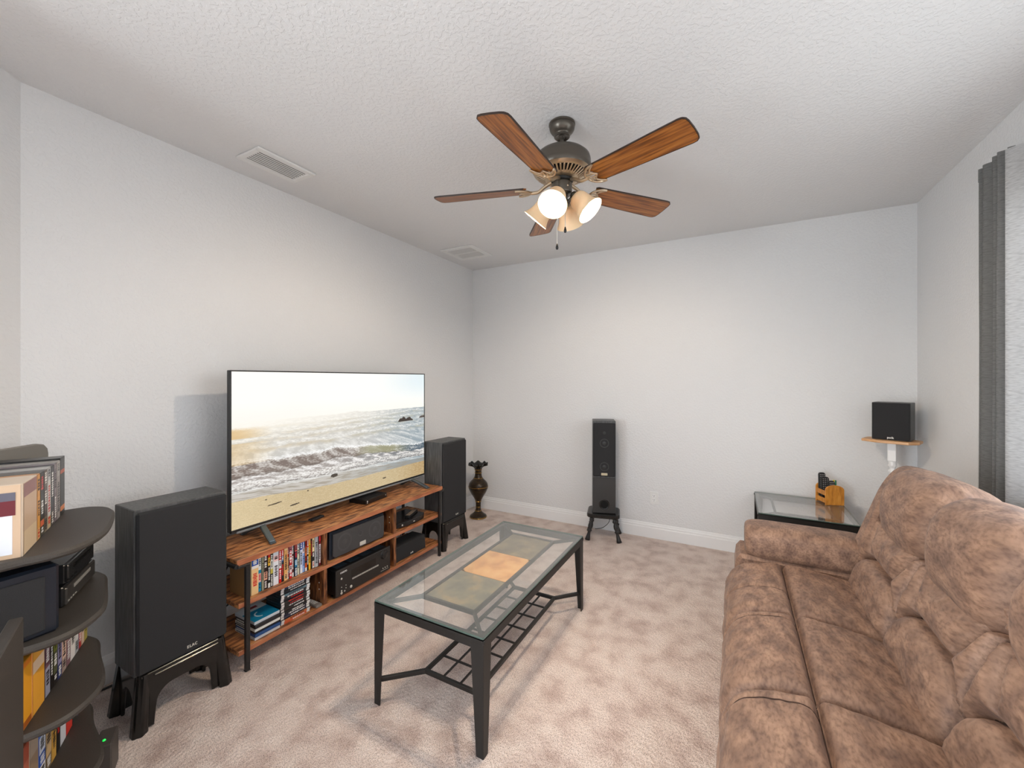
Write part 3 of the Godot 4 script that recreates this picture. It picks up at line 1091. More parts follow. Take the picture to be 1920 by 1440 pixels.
# ---------------------------------------------------------------- cases and books
# A case seen by its spine. Local axes: x along the row, y up, z out of the shelf; size = (thickness, height, depth), origin at the bottom centre of the spine.
func case_thing(called: String, label: String, category: String, group: String, size: Vector3, xf: Transform3D, body: Color, bands: Array, seed_ := 0, marks := true) -> MeshInstance3D:
	var m := MB.new()
	m.col = body.srgb_to_linear()
	m.box(Vector3(0, size.y / 2, -size.z / 2), size, minf(0.0012, size.x * 0.12))
	var o := solo(called, m, M.print, label, category, Vector3.ZERO, 0.0, group)
	o.transform = xf
	# printed spine: bands of colour from the top down, with small blocks of lettering
	m = MB.new()
	var w := size.x * 0.9
	var y := size.y * 0.985
	var total := 0.0
	for b in bands:
		total += b[0]
	var rng := RandomNumberGenerator.new()
	rng.seed = 1000 + seed_
	for b in bands:
		var hh: float = size.y * 0.97 * b[0] / total
		var cc: Color = b[1]
		m.col = cc.srgb_to_linear()
		m.face([Vector3(-w / 2, y, 0.0006), Vector3(w / 2, y, 0.0006), Vector3(w / 2, y - hh, 0.0006), Vector3(-w / 2, y - hh, 0.0006)], Vector3.BACK)
		if marks and hh > 0.03:
			var ink := Color(0.93, 0.92, 0.9) if cc.get_luminance() < 0.45 else Color(0.12, 0.11, 0.13)
			if rng.randf() < 0.3:
				ink = Color(0.8, 0.15, 0.12) if cc.get_luminance() < 0.2 or cc.get_luminance() > 0.7 else ink
			m.col = ink.srgb_to_linear()
			var yy := y - hh * rng.randf_range(0.06, 0.2)
			var lim := y - hh * rng.randf_range(0.55, 0.9)
			while yy > lim:
				var l := rng.randf_range(0.003, 0.008)
				var ww := w * rng.randf_range(0.22, 0.34)
				m.face([Vector3(-ww, yy, 0.0009), Vector3(ww, yy, 0.0009), Vector3(ww, yy - l, 0.0009), Vector3(-ww, yy - l, 0.0009)], Vector3.BACK)
				yy -= l + rng.randf_range(0.0015, 0.004)
		y -= hh
	part("spine_print", m, M.print, o)
	return o


func stand_contents() -> void:
	# --- upright cases on the middle shelf of the left bay
	var zs := [-1.22, -1.258, -1.275, -1.287, -1.308, -1.322, -1.338, -1.369, -1.384, -1.398, -1.419, -1.427, -1.444, -1.458, -1.476, -1.492, -1.509, -1.524, -1.538, -1.549, -1.562, -1.572, -1.588, -1.609, -1.628]
	var K := srgb(30, 28, 30)
	var spines := [
		["wide cream and blue box set", srgb(206, 190, 150), [[1.0, srgb(30, 84, 170)], [0.5, srgb(232, 228, 220)], [4.4, srgb(234, 196, 140)]]],
		["white and teal case", K, [[2.2, srgb(222, 226, 226)], [0.6, srgb(28, 130, 160)], [1.5, srgb(222, 176, 170)], [1.6, srgb(30, 142, 182)]]],
		["thin olive grey case", srgb(120, 118, 96), [[1, srgb(150, 148, 124)]]],
		["dark maroon case with a peach face", K, [[1, srgb(60, 30, 30)], [2, srgb(44, 32, 32)], [1.4, srgb(224, 166, 138)], [1.6, srgb(52, 34, 36)]]],
		["black case with a red and yellow top", K, [[0.6, srgb(196, 34, 32)], [1.4, srgb(226, 176, 54)], [3, srgb(34, 36, 34)], [0.8, srgb(220, 220, 214)]]],
		["black case with a green band", K, [[1.2, srgb(36, 40, 36)], [1.4, srgb(214, 216, 206)], [0.8, srgb(190, 176, 76)], [2.2, srgb(30, 30, 30)]]],
		["wide white box set", srgb(226, 226, 228), [[0.7, srgb(222, 226, 232)], [0.9, srgb(238, 200, 196)], [3.6, srgb(232, 232, 236)]]],
		["bright red and white case", K, [[1.6, srgb(206, 40, 34)], [1.4, srgb(236, 226, 222)], [2.4, srgb(214, 30, 28)]]],
		["dark case with a scarlet top", K, [[1, srgb(218, 20, 16)], [1.0, srgb(34, 66, 110)], [3, srgb(38, 42, 40)]]],
		["wide tan and orange case", srgb(210, 150, 86), [[0.5, srgb(240, 208, 150)], [4, srgb(226, 170, 104)], [1.2, srgb(238, 190, 128)]]],
		["thin red and cream case", K, [[1.4, srgb(196, 60, 34)], [2, srgb(222, 176, 130)], [1.2, srgb(214, 214, 206)]]],
		["red case with pink lettering", K, [[1, srgb(208, 120, 132)], [1.5, srgb(236, 222, 224)], [1.0, srgb(190, 40, 44)], [1.4, srgb(232, 210, 212)], [1, srgb(206, 32, 40)]]],
		["black and rust case", K, [[1.6, srgb(30, 28, 28)], [3, srgb(96, 42, 34)], [0.7, srgb(220, 216, 210)]]],
		["navy case with a salmon top", K, [[1.1, srgb(216, 98, 92)], [1.4, srgb(26, 38, 66)], [1.2, srgb(30, 132, 178)], [1.6, srgb(20, 62, 96)]]],
		["white and pale green case", srgb(214, 216, 200), [[1, srgb(222, 230, 232)], [1, srgb(188, 196, 176)], [3, srgb(214, 214, 190)]]],
		["pale blue case with a cobalt top", K, [[1.2, srgb(44, 84, 170)], [3, srgb(206, 218, 238)], [0.8, srgb(230, 232, 236)]]],
		["blue and white case", K, [[1.0, srgb(70, 110, 190)], [0.9, srgb(224, 206, 206)], [3.2, srgb(142, 170, 222)]]],
		["black case with orange pictures", K, [[1.3, srgb(26, 26, 28)], [1.4, srgb(222, 112, 50)], [1.2, srgb(32, 30, 30)], [0.8, srgb(206, 84, 34)], [0.6, srgb(224, 222, 220)]]],
		["black, red and white case", K, [[1.1, srgb(204, 58, 46)], [1, srgb(224, 214, 204)], [2.4, srgb(30, 30, 32)]]],
		["bright yellow case", srgb(222, 170, 30), [[0.6, srgb(236, 168, 90)], [4, srgb(240, 186, 30)]]],
		["thin black case beside the yellow one", K, [[1, srgb(34, 32, 32)]]],
		["cream and black case", K, [[2, srgb(238, 216, 166)], [1.4, srgb(44, 40, 38)], [1, srgb(222, 218, 208)]]],
		["pale grey case", srgb(176, 180, 184), [[1, srgb(188, 192, 196)]]],
		["black case with white lettering", K, [[1, srgb(28, 30, 36)], [3, srgb(40, 42, 48)], [1, srgb(212, 212, 210)]]],
		["red topped white case against the divider", K, [[0.9, srgb(214, 52, 56)], [0.6, srgb(130, 30, 36)], [3, srgb(228, 220, 220)], [1, srgb(120, 24, 32)]]],
	]
	for k in spines.size():
		var za: float = zs[k]
		var zb: float = zs[k + 1] if k + 1 < zs.size() else -1.627
		if k == spines.size() - 1:
			za = -1.6125
			zb = -1.6265
		elif k == spines.size() - 2:
			zb = -1.6125
		var hgt := 0.185 + 0.004 * sin(k * 2.3)
		var set_back := 0.006 * absf(sin(k * 1.7))
		case_thing("dvd_case", "%s, %s from left in the media stand row" % [spines[k][0], ORD[k]], "dvd case", "upright cases on the media stand", Vector3(absf(za - zb) - 0.0008, hgt, 0.136), xf3(Vector3(-2.2 - set_back, 0.3475, (za + zb) / 2), Vector3.FORWARD, Vector3.UP, Vector3.RIGHT), spines[k][1], spines[k][2], k)
	# old tan book standing at the end of the row, behind the post
	var bk := thing("book", "thick tan hardback book behind the left post of the media stand", "book")
	var m := MB.new()
	m.box(Vector3(-2.285, 0.4275, -1.206), Vector3(0.125, 0.155, 0.018), 0.001)
	part("pages", m, mat(srgb(206, 178, 104), 0.8), bk)
	m = MB.new()
	m.box(Vector3(-2.28, 0.4285, -1.1955), Vector3(0.14, 0.162, 0.003), 0.001)
	m.box(Vector3(-2.28, 0.4285, -1.2165), Vector3(0.14, 0.162, 0.003), 0.001)
	m.box(Vector3(-2.2125, 0.4285, -1.206), Vector3(0.005, 0.162, 0.024), 0.001)
	part("cover", m, mat(srgb(150, 112, 66), 0.7), bk)

	# --- flat pile of big boxes on the bottom shelf
	var y := 0.1095
	var pile := [[0.016, srgb(206, 208, 208), "pale grey boxed set at the bottom of the pile"], [0.016, srgb(34, 74, 128), "dark blue boxed set second from the bottom of the pile"], [0.012, srgb(32, 32, 34), "thin black boxed set in the middle of the pile"], [0.016, srgb(222, 222, 216), "white banded boxed set under the black one in the pile"], [0.02, srgb(38, 38, 40), "black boxed set just below the top of the pile"], [0.016, srgb(196, 202, 208), "blue and white covered boxed set on top of the pile"]]
	for k in pile.size():
		var h: float = pile[k][0]
		var off := 0.004 * sin(k * 2.1)
		m = MB.new()
		m.col = (pile[k][1] as Color).srgb_to_linear()
		m.box(Vector3(0, h / 2, 0), Vector3(0.185, h - 0.0006, 0.135), 0.0012)
		var o := solo("boxed_set", m, M.print, "%s on the media stand" % pile[k][2], "boxed set", Vector3(-2.285 + off, y, -1.302), 0.0, "pile of boxed sets on the bottom shelf")
		m = MB.new()
		var rng := RandomNumberGenerator.new()
		rng.seed = 70 + k
		var dark: bool = (pile[k][1] as Color).get_luminance() < 0.4
		m.col = (Color(0.92, 0.92, 0.9) if dark else Color(0.2, 0.2, 0.22)).srgb_to_linear()
		var x := -0.08
		while x < 0.02 and k != 5:
			var l := rng.randf_range(0.005, 0.012)
			m.face([Vector3(x, h * 0.3, 0.068), Vector3(x + l, h * 0.3, 0.068), Vector3(x + l, h * 0.7, 0.068), Vector3(x, h * 0.7, 0.068)], Vector3.BACK)
			x += l + 0.003
		if k == 5:
			# plain cover: pale upper third, blue lower part with a pale swirl and dark red title strip
			m.col = srgb(206, 212, 214).srgb_to_linear()
			m.face([Vector3(-0.092, h + 0.0004, -0.067), Vector3(-0.025, h + 0.0004, -0.067), Vector3(-0.025, h + 0.0004, 0.067), Vector3(-0.092, h + 0.0004, 0.067)], Vector3.UP)
			m.col = srgb(28, 128, 168).srgb_to_linear()
			m.face([Vector3(-0.025, h + 0.0004, -0.067), Vector3(0.092, h + 0.0004, -0.067), Vector3(0.092, h + 0.0004, 0.067), Vector3(-0.025, h + 0.0004, 0.067)], Vector3.UP)
			m.col = srgb(130, 40, 46).srgb_to_linear()
			m.face([Vector3(-0.072, h + 0.0007, -0.03), Vector3(-0.048, h + 0.0007, -0.03), Vector3(-0.048, h + 0.0007, 0.03), Vector3(-0.072, h + 0.0007, 0.03)], Vector3.UP)
			m.col = srgb(214, 232, 236).srgb_to_linear()
			for j in 9:
				var a0 := 0.3 + j * 0.3
				var a1 := a0 + 0.3
				var c0 := Vector3(0.035, h + 0.0007, 0.0)
				m.face([c0 + Vector3(cos(a0), 0, sin(a0)) * 0.026, c0 + Vector3(cos(a1), 0, sin(a1)) * 0.026, c0 + Vector3(cos(a1), 0, sin(a1)) * 0.034, c0 + Vector3(cos(a0), 0, sin(a0)) * 0.034], Vector3.UP)
		part("cover_print" if k == 5 else "edge_print", m, M.print, o)
		y += h

	# --- flat stack of cases, spines outwards
	y = 0.1095
	var stk := [srgb(206, 92, 60), srgb(196, 110, 60), srgb(60, 56, 74), srgb(46, 44, 66), srgb(34, 34, 40), srgb(52, 40, 40), srgb(44, 40, 40), srgb(40, 36, 36), srgb(36, 34, 36), srgb(38, 38, 44), srgb(40, 40, 44), srgb(92, 120, 132), srgb(30, 38, 44), srgb(30, 32, 38), srgb(34, 58, 96)]
	var sname := ["orange red", "tan orange", "slate violet", "violet", "charcoal", "dark brown", "black brown", "brown", "black", "blue black", "ash black", "steel blue", "dark teal", "ink black", "navy blue"]
	for k in stk.size():
		var h := 0.0139
		var sh := 0.004 * sin(k * 1.9)
		# local x of the case is up here, its height runs along -z
		case_thing("dvd_case_lying", "%s case lying flat, %s from the bottom of the stack" % [sname[k], ORD[k]], "dvd case", "flat stack of cases on the media stand", Vector3(h - 0.0006, 0.178, 0.134), xf3(Vector3(-2.2 + sh, y + h / 2, -1.376), Vector3.UP, Vector3.FORWARD, Vector3.RIGHT), srgb(28, 30, 34), [[1.0, srgb(226, 226, 222)], [7, stk[k]], [0.9, srgb(216, 210, 206)]], 40 + k)
		y += h
	# grey remote lying beside the stack
	m = MB.new()
	m.prism(rounded_rect(0.04, 0.15, 0.008), 0.016, xf3(Vector3(-2.255, 0.1095, -1.603), Vector3.BACK, Vector3.RIGHT, Vector3.UP), 0.003)
	var rm := solo("remote_control", m, mat(srgb(124, 118, 112), 0.4), "pale grey remote lying on the bottom shelf beside the flat case stack", "remote control")
	m = MB.new()
	for k in 8:
		for j in 3:
			m.box(Vector3(-2.315 + 0.014 * k, 0.1262, -1.603 + 0.009 * (j - 1)), Vector3(0.007, 0.002, 0.005), 0.0006)
	part("buttons", m, M.white_plastic, rm)

	# --- centre speaker
	var cs := thing("center_speaker", "black centre speaker with pale badge on the middle shelf of the media stand", "speaker")
	m = MB.new()
	m.box(Vector3(-2.312, 0.434, -1.912), Vector3(0.22, 0.173, 0.445), 0.004)
	part("cabinet", m, mat(srgb(30, 38, 48), 0.4), cs)
	m = MB.new()
	m.prism(PackedVector2Array([Vector2(-0.21, -0.062), Vector2(-0.195, -0.077), Vector2(0.195, -0.077), Vector2(0.21, -0.062), Vector2(0.21, 0.072), Vector2(-0.21, 0.072)]), 0.014, xf3(Vector3(-2.202, 0.434, -1.915), Vector3.FORWARD, Vector3.UP, Vector3.RIGHT), 0.003)
	part("grille", m, mat(srgb(66, 64, 64), 0.85), cs)
	m = MB.new()
	for z in [-1.79, -2.04]:
		m.lathe([Vector2(0.058, 0.0), Vector2(0.052, 0.0015), Vector2(0.044, 0.0005)], 28, xf3(Vector3(-2.1885, 0.436, z), Vector3.BACK, Vector3.RIGHT, Vector3.UP))
		m.lathe([Vector2(0.02, 0.0006), Vector2(0.014, 0.003), Vector2(0, 0.004)], 20, xf3(Vector3(-2.1885, 0.436, z), Vector3.BACK, Vector3.RIGHT, Vector3.UP))
	m.lathe([Vector2(0.02, 0.0004), Vector2(0.018, 0.002), Vector2(0.013, 0.0008)], 20, xf3(Vector3(-2.1885, 0.448, -1.915), Vector3.BACK, Vector3.RIGHT, Vector3.UP))
	part("drivers", m, mat(srgb(70, 68, 68), 0.7), cs)
	m = MB.new()
	m.prism(rounded_rect(0.05, 0.026, 0.004), 0.003, xf3(Vector3(-2.189, 0.378, -1.935), Vector3.FORWARD, Vector3.UP, Vector3.RIGHT), 0.0008)
	part("badge", m, M.silver, cs)

	# --- receiver
	var r := thing("av_receiver", "wide black audio receiver with volume knob on the bottom shelf of the media stand", "receiver")
	var xf := -2.16
	m = MB.new()
	m.box(Vector3(xf - 0.165, 0.2, -1.93), Vector3(0.33, 0.155, 0.44), 0.003)
	part("case", m, mat(srgb(20, 21, 23), 0.45), r)
	m = MB.new()
	m.box(Vector3(xf - 0.006, 0.202, -1.93), Vector3(0.014, 0.165, 0.455), 0.004)
	part("front_panel", m, mat(srgb(38, 35, 33), 0.35), r)
	m = MB.new()
	for z in [-1.73, -1.86, -2.0, -2.12]:
		m.lathe([Vector2(0.022, 0), Vector2(0.024, 0.013)], 16, Transform3D(Basis.IDENTITY, Vector3(xf - 0.04, 0.1095, z)))
	part("foot", m, M.black, r)
	m = MB.new()
	var kx := xf3(Vector3(xf, 0.245, -2.095), Vector3.BACK, Vector3.RIGHT, Vector3.UP)
	m.lathe([Vector2(0.032, 0.0), Vector2(0.032, 0.003), Vector2(0.027, 0.004), Vector2(0.026, 0.016), Vector2(0.023, 0.019), Vector2(0, 0.019)], 28, kx)
	part("volume_knob", m, mat(srgb(46, 44, 43), 0.25, 0.3), r)
	m = MB.new()
	m.box(Vector3(xf + 0.001, 0.226, -1.92), Vector3(0.002, 0.05, 0.2), 0.0006)
	part("display", m, mat(srgb(26, 21, 19), 0.12), r)
	for k in 12:
		m = MB.new()
		m.box(Vector3(xf + 0.0025, 0.1915, -1.832 - 0.0185 * k), Vector3(0.005, 0.009, 0.0165), 0.001)
		part("selector_button", m, mat(srgb(190, 184, 178), 0.35, 0.4), r)
	m = MB.new()
	for q in [[0.225, -1.742, 0.006], [0.15, -1.742, 0.005], [0.14, -1.765, 0.005], [0.155, -1.775, 0.003], [0.172, -1.775, 0.003], [0.135, -1.742, 0.008], [0.146, -1.815, 0.009], [0.152, -2.085, 0.004], [0.152, -2.105, 0.004], [0.152, -2.125, 0.004], [0.172, -1.742, 0.003]]:
		m.lathe([Vector2(q[2], 0), Vector2(q[2], 0.003), Vector2(q[2] * 0.7, 0.005), Vector2(0, 0.005)], 14, xf3(Vector3(xf, q[0], q[1]), Vector3.BACK, Vector3.RIGHT, Vector3.UP))
	m.box(Vector3(xf + 0.001, 0.138, -2.1), Vector3(0.002, 0.002, 0.07))
	part("small_buttons", m, M.silver, r)
	lettering("brand_print", "ONKYO", 0.011, M.white_print, r, xf3(Vector3(xf + 0.0012, 0.262, -1.758), Vector3.FORWARD, Vector3.UP, Vector3.RIGHT))
	for b in 4:
		m = MB.new()
		for k in 5:
			m.box(Vector3(xf - 0.075, 0.2778, -1.75 - 0.105 * b - 0.017 * k), Vector3(0.06, 0.001, 0.012))
			m.box(Vector3(xf - 0.165, 0.2778, -1.75 - 0.105 * b - 0.017 * k), Vector3(0.06, 0.001, 0.012))
		part("vent_slots", m, mat(srgb(58, 76, 88), 0.5), r)

	# --- streaming box and stick on the top board
	var sb := thing("set_top_box", "small black set top box with ribbed vented top on the media stand", "set top box", Vector3(-2.41, 0.57, -2.185), 0.10)
	m = MB.new()
	m.box(Vector3(0, 0.019, 0), Vector3(0.16, 0.032, 0.225), 0.003)
	m.box(Vector3(0, 0.0015, 0), Vector3(0.14, 0.003, 0.2))
	part("case", m, mat(srgb(24, 22, 22), 0.3), sb)
	m = MB.new()
	for k in 15:
		m.bar(Vector3(-0.062, 0.0355, -0.085 + 0.0115 * k), Vector3(0.05, 0.0355, -0.073 + 0.0115 * k), 0.0055, 0.002, 0.0006)
	part("vent_ribs", m, mat(srgb(60, 58, 58), 0.35), sb)
	m = MB.new()
	for q in [[0.024, 0.1, 0.004], [0.013, 0.1, 0.003], [0.022, -0.095, 0.003]]:
		m.lathe([Vector2(q[2], 0), Vector2(q[2], 0.001), Vector2(0, 0.0014)], 10, xf3(Vector3(0.08, q[0], q[1]), Vector3.BACK, Vector3.RIGHT, Vector3.UP))
	part("front_lights", m, M.white_print, sb)
	var st := thing("streaming_stick", "small black streaming stick lying below the middle of the television", "streaming stick", Vector3(-2.37, 0.57, -1.72), 0.15)
	m = MB.new()
	m.box(Vector3(0, 0.008, 0), Vector3(0.038, 0.014, 0.1), 0.004)
	part("body", m, M.black, st)
	m = MB.new()
	m.tube(catmull([Vector3(0, 0.008, 0.05), Vector3(-0.01, 0.012, 0.09), Vector3(-0.025, 0.02, 0.13), Vector3(-0.05, 0.03, 0.15)], 6), 0.003, 6)
	part("lead", m, M.black, st)

	# --- disc player with a remote on it, and a long speaker below
	var dp := thing("disc_player", "slim black disc player with rounded front on the right shelf of the stand", "disc player")
	m = MB.new()
	var poly := PackedVector2Array([Vector2(-0.155, -0.12), Vector2(-0.155, 0.075), Vector2(-0.13, 0.092), Vector2(-0.07, 0.103), Vector2(0, 0.107), Vector2(0.07, 0.103), Vector2(0.13, 0.092), Vector2(0.155, 0.075), Vector2(0.155, -0.12)])
	m.prism(poly, 0.038, xf3(Vector3(-2.3, 0.351, -2.44), Vector3.FORWARD, Vector3.RIGHT, Vector3.UP), 0.004)
	m.box(Vector3(-2.31, 0.3495, -2.44), Vector3(0.12, 0.004, 0.26))
	part("case", m, mat(srgb(22, 22, 24), 0.18), dp)
	m = MB.new()
	m.box(Vector3(-2.192, 0.37, -2.44), Vector3(0.002, 0.006, 0.016))
	m.lathe([Vector2(0.006, 0), Vector2(0.006, 0.003), Vector2(0, 0.004)], 12, xf3(Vector3(-2.206, 0.37, -2.325), Vector3.BACK, Vector3.RIGHT, Vector3.UP))
	part("front_marks", m, M.silver, dp)
	m = MB.new()
	m.prism(rounded_rect(0.045, 0.17, 0.01), 0.016, xf3(Vector3(-2.28, 0.389, -2.505), Vector3(0.94, 0, -0.34), Vector3(-0.34, 0, -0.94), Vector3.UP), 0.003)
	rm = solo("remote_control", m, M.black, "black remote with silver buttons lying on top of the disc player", "remote control")
	m = MB.new()
	for k in 9:
		for j in 3:
			m.box(Vector3(-2.28, 0.4055, -2.505) + Vector3(0.94, 0, -0.34) * 0.011 * (j - 1) + Vector3(-0.34, 0, -0.94) * (0.016 * (k - 4)), Vector3(0.007, 0.002, 0.009), 0.0006)
	part("buttons", m, mat(srgb(198, 172, 146), 0.4), rm)
	var ls := thing("center_speaker", "long plain black speaker on the bottom shelf under the disc player", "speaker")
	m = MB.new()
	m.prism(PackedVector2Array([Vector2(-0.07, 0), Vector2(0.07, 0), Vector2(0.062, 0.1), Vector2(0.052, 0.106), Vector2(-0.07, 0.106)]), 0.352, xf3(Vector3(-2.275, 0.1095, -2.592), Vector3.RIGHT, Vector3.UP, Vector3.BACK), 0.004)
	part("cabinet", m, M.grille, ls)
	lettering("brand_print", "polk", 0.011, M.white_print, ls, xf3(Vector3(-2.2015, 0.13, -2.425), Vector3.FORWARD, Vector3.UP, Vector3.RIGHT))

	# --- white bits behind the stand
	var ad := thing("power_adapter", "white power adapter box on the wall behind the right end of the stand", "adapter")
	m = MB.new()
	m.box(Vector3(LX + 0.02, 0.39, -2.72), Vector3(0.04, 0.13, 0.08), 0.004)
	part("body", m, mat(srgb(214, 224, 236), 0.4), ad)
	m = MB.new()
	m.tube(catmull([Vector3(LX + 0.03, 0.42, -2.78), Vector3(LX + 0.05, 0.45, -2.84), Vector3(LX + 0.04, 0.4, -2.9), Vector3(LX + 0.03, 0.46, -2.93)], 6), 0.007, 8)
	part("cord", m, M.white_plastic, ad)
	ad = thing("wall_plate", "white wall plate with leads low behind the right end of the stand", "wall plate")
	m = MB.new()
	m.box(Vector3(LX + 0.004, 0.235, -2.84), Vector3(0.008, 0.118, 0.075), 0.002)
	part("plate", m, mat(srgb(218, 226, 236), 0.4), ad)
	m = MB.new()
	m.tube(catmull([Vector3(LX + 0.008, 0.22, -2.83), Vector3(LX + 0.05, 0.2, -2.8), Vector3(LX + 0.06, 0.1, -2.74), Vector3(LX + 0.07, 0.01, -2.70)], 6), 0.004, 6)
	part("lead", m, M.black, ad)
	var cd := MB.new()
	cd.tube(catmull([Vector3(-2.60, 0.6, -1.36), Vector3(-2.61, 0.45, -1.34), Vector3(-2.60, 0.3, -1.27), Vector3(-2.60, 0.24, -1.2), Vector3(-2.61, 0.12, -1.22), Vector3(-2.60, 0.01, -1.4)], 6), 0.0035, 6)
	solo("power_cable", cd, M.black, "thin black cable hanging behind the left end of the media stand", "cable")


# ---------------------------------------------------------------- loudspeakers on stools
func speaker_stool(label: String, x: float, z0: float, z1: float) -> void:
	# glossy black stand: four flared corner legs joined by arched aprons
	var s := thing("speaker_stand", label, "speaker stand")
	var top := 0.232
	var xa := x - 0.225
	var corners := [[x, z0, 1, 1], [x, z1, 1, -1], [xa, z0, -1, 1], [xa, z1, -1, -1]]
	for q in corners:
		var m := MB.new()
		var P := []
		for k in 9:
			var t := k / 8.0
			var y := top * (1.0 - t)
			var flare := 0.022 * t
			var row := []
			for j in 24:
				var a := TAU * j / 24.0
				var rr := 0.024 + 0.004 * t + 0.0022 * cos(a * 6.0)
				row.append(Vector3(q[0] - q[2] * 0.022 + q[2] * flare + cos(a) * rr, y, q[1] - q[3] * 0.022 + q[3] * flare + sin(a) * rr))
			P.append(row)
		m.grid(P, false, true, false)
		m.face(P[0], Vector3.UP)
		part("leg", m, M.black_gloss, s)
	# aprons with an arch cut out underneath
	for side in 4:
		var along_z := side < 2
		var w: float = (z0 - z1) if along_z else 0.225
		var h := w / 2
		var o := PackedVector2Array([Vector2(-h + 0.012, top), Vector2(-h - 0.006, 0.004), Vector2(-h + 0.052, 0.004), Vector2(-h + 0.058, 0.07)])
		var crown := 0.15
		var rr := minf(0.06, h * 0.45)
		for k in 7:
			var a := PI - PI / 2 * k / 6.0
			o.append(Vector2(-h + 0.06 + rr + rr * cos(a), crown - 0.065 + 0.065 * sin(a)))
		for k in 7:
			var a := PI / 2 - PI / 2 * k / 6.0
			o.append(Vector2(h - 0.06 - rr + rr * cos(a), crown - 0.065 + 0.065 * sin(a)))
		o.append_array(PackedVector2Array([Vector2(h - 0.058, 0.07), Vector2(h - 0.052, 0.004), Vector2(h + 0.006, 0.004), Vector2(h - 0.012, top)]))
		var m := MB.new()
		if along_z:
			var xx := x - 0.012 if side == 0 else xa
			m.prism(o, 0.014, xf3(Vector3(xx, 0, (z0 + z1) / 2), Vector3.FORWARD, Vector3.UP, Vector3.RIGHT), 0.003)
		else:
			var zz := z0 - 0.014 if side == 2 else z1
			m.prism(o, 0.014, xf3(Vector3((x + xa) / 2, 0, zz), Vector3.RIGHT, Vector3.UP, Vector3.BACK), 0.003)
		part("apron", m, M.black_gloss, s)
	var m := MB.new()
	m.box(Vector3((x + xa) / 2, top - 0.008, (z0 + z1) / 2), Vector3(0.225, 0.014, z0 - z1 - 0.01), 0.004)
	part("top", m, M.black_gloss, s)
	m = MB.new()
	m.bar(Vector3(x + 0.002, top - 0.018, z0 - 0.05), Vector3(x + 0.002, top - 0.018, z1 + 0.03), 0.012, 0.008, 0.003)
	part("front_rail", m, M.black_gloss, s)


func big_speakers() -> void:
	for k in 2:
		var zn := -0.742 if k == 0 else -2.80     # edge nearer the camera
		var zf := -1.092 if k == 0 else -3.152
		var x := -2.165 if k == 0 else -2.192
		speaker_stool("glossy black stand with arched sides under the speaker left of the television" if k == 0 else "glossy black stand with arched sides under the speaker right of the television", x - 0.005, zn - 0.012, zf + 0.012)
		var s := thing("loudspeaker", "big black floor speaker with cloth grille left of the television" if k == 0 else "big black floor speaker right of the television beside the vase", "speaker")
		var m := MB.new()
		var y0 := 0.233
		var y1 := 0.927
		m.box(Vector3(x - 0.112, (y0 + y1) / 2, (zn + zf) / 2), Vector3(0.19, y1 - y0, zn - zf), 0.003)
		part("cabinet", m, M.black_veneer, s)
		m = MB.new()
		m.box(Vector3(x - 0.009, (y0 + y1) / 2 - 0.004, (zn + zf) / 2 - 0.001), Vector3(0.018, y1 - y0 - 0.014, zn - zf - 0.008), 0.008)
		part("grille", m, M.grille, s)
		lettering("badge", "ELAC", 0.013, M.silver, s, xf3(Vector3(x + 0.0005, y0 + 0.032, (zn + zf) / 2 - 0.025), Vector3.FORWARD, Vector3.UP, Vector3.RIGHT))
	var c := MB.new()
	c.tube(catmull([Vector3(-2.45, 0.006, -1.06), Vector3(-2.56, 0.006, -0.95), Vector3(-2.62, 0.006, -0.8), Vector3(-2.6, 0.006, -0.62), Vector3(-2.45, 0.006, -0.42)], 6), 0.005, 6)
	solo("speaker_cable", c, M.black, "black cord lying along the skirting behind the left speaker", "cable")


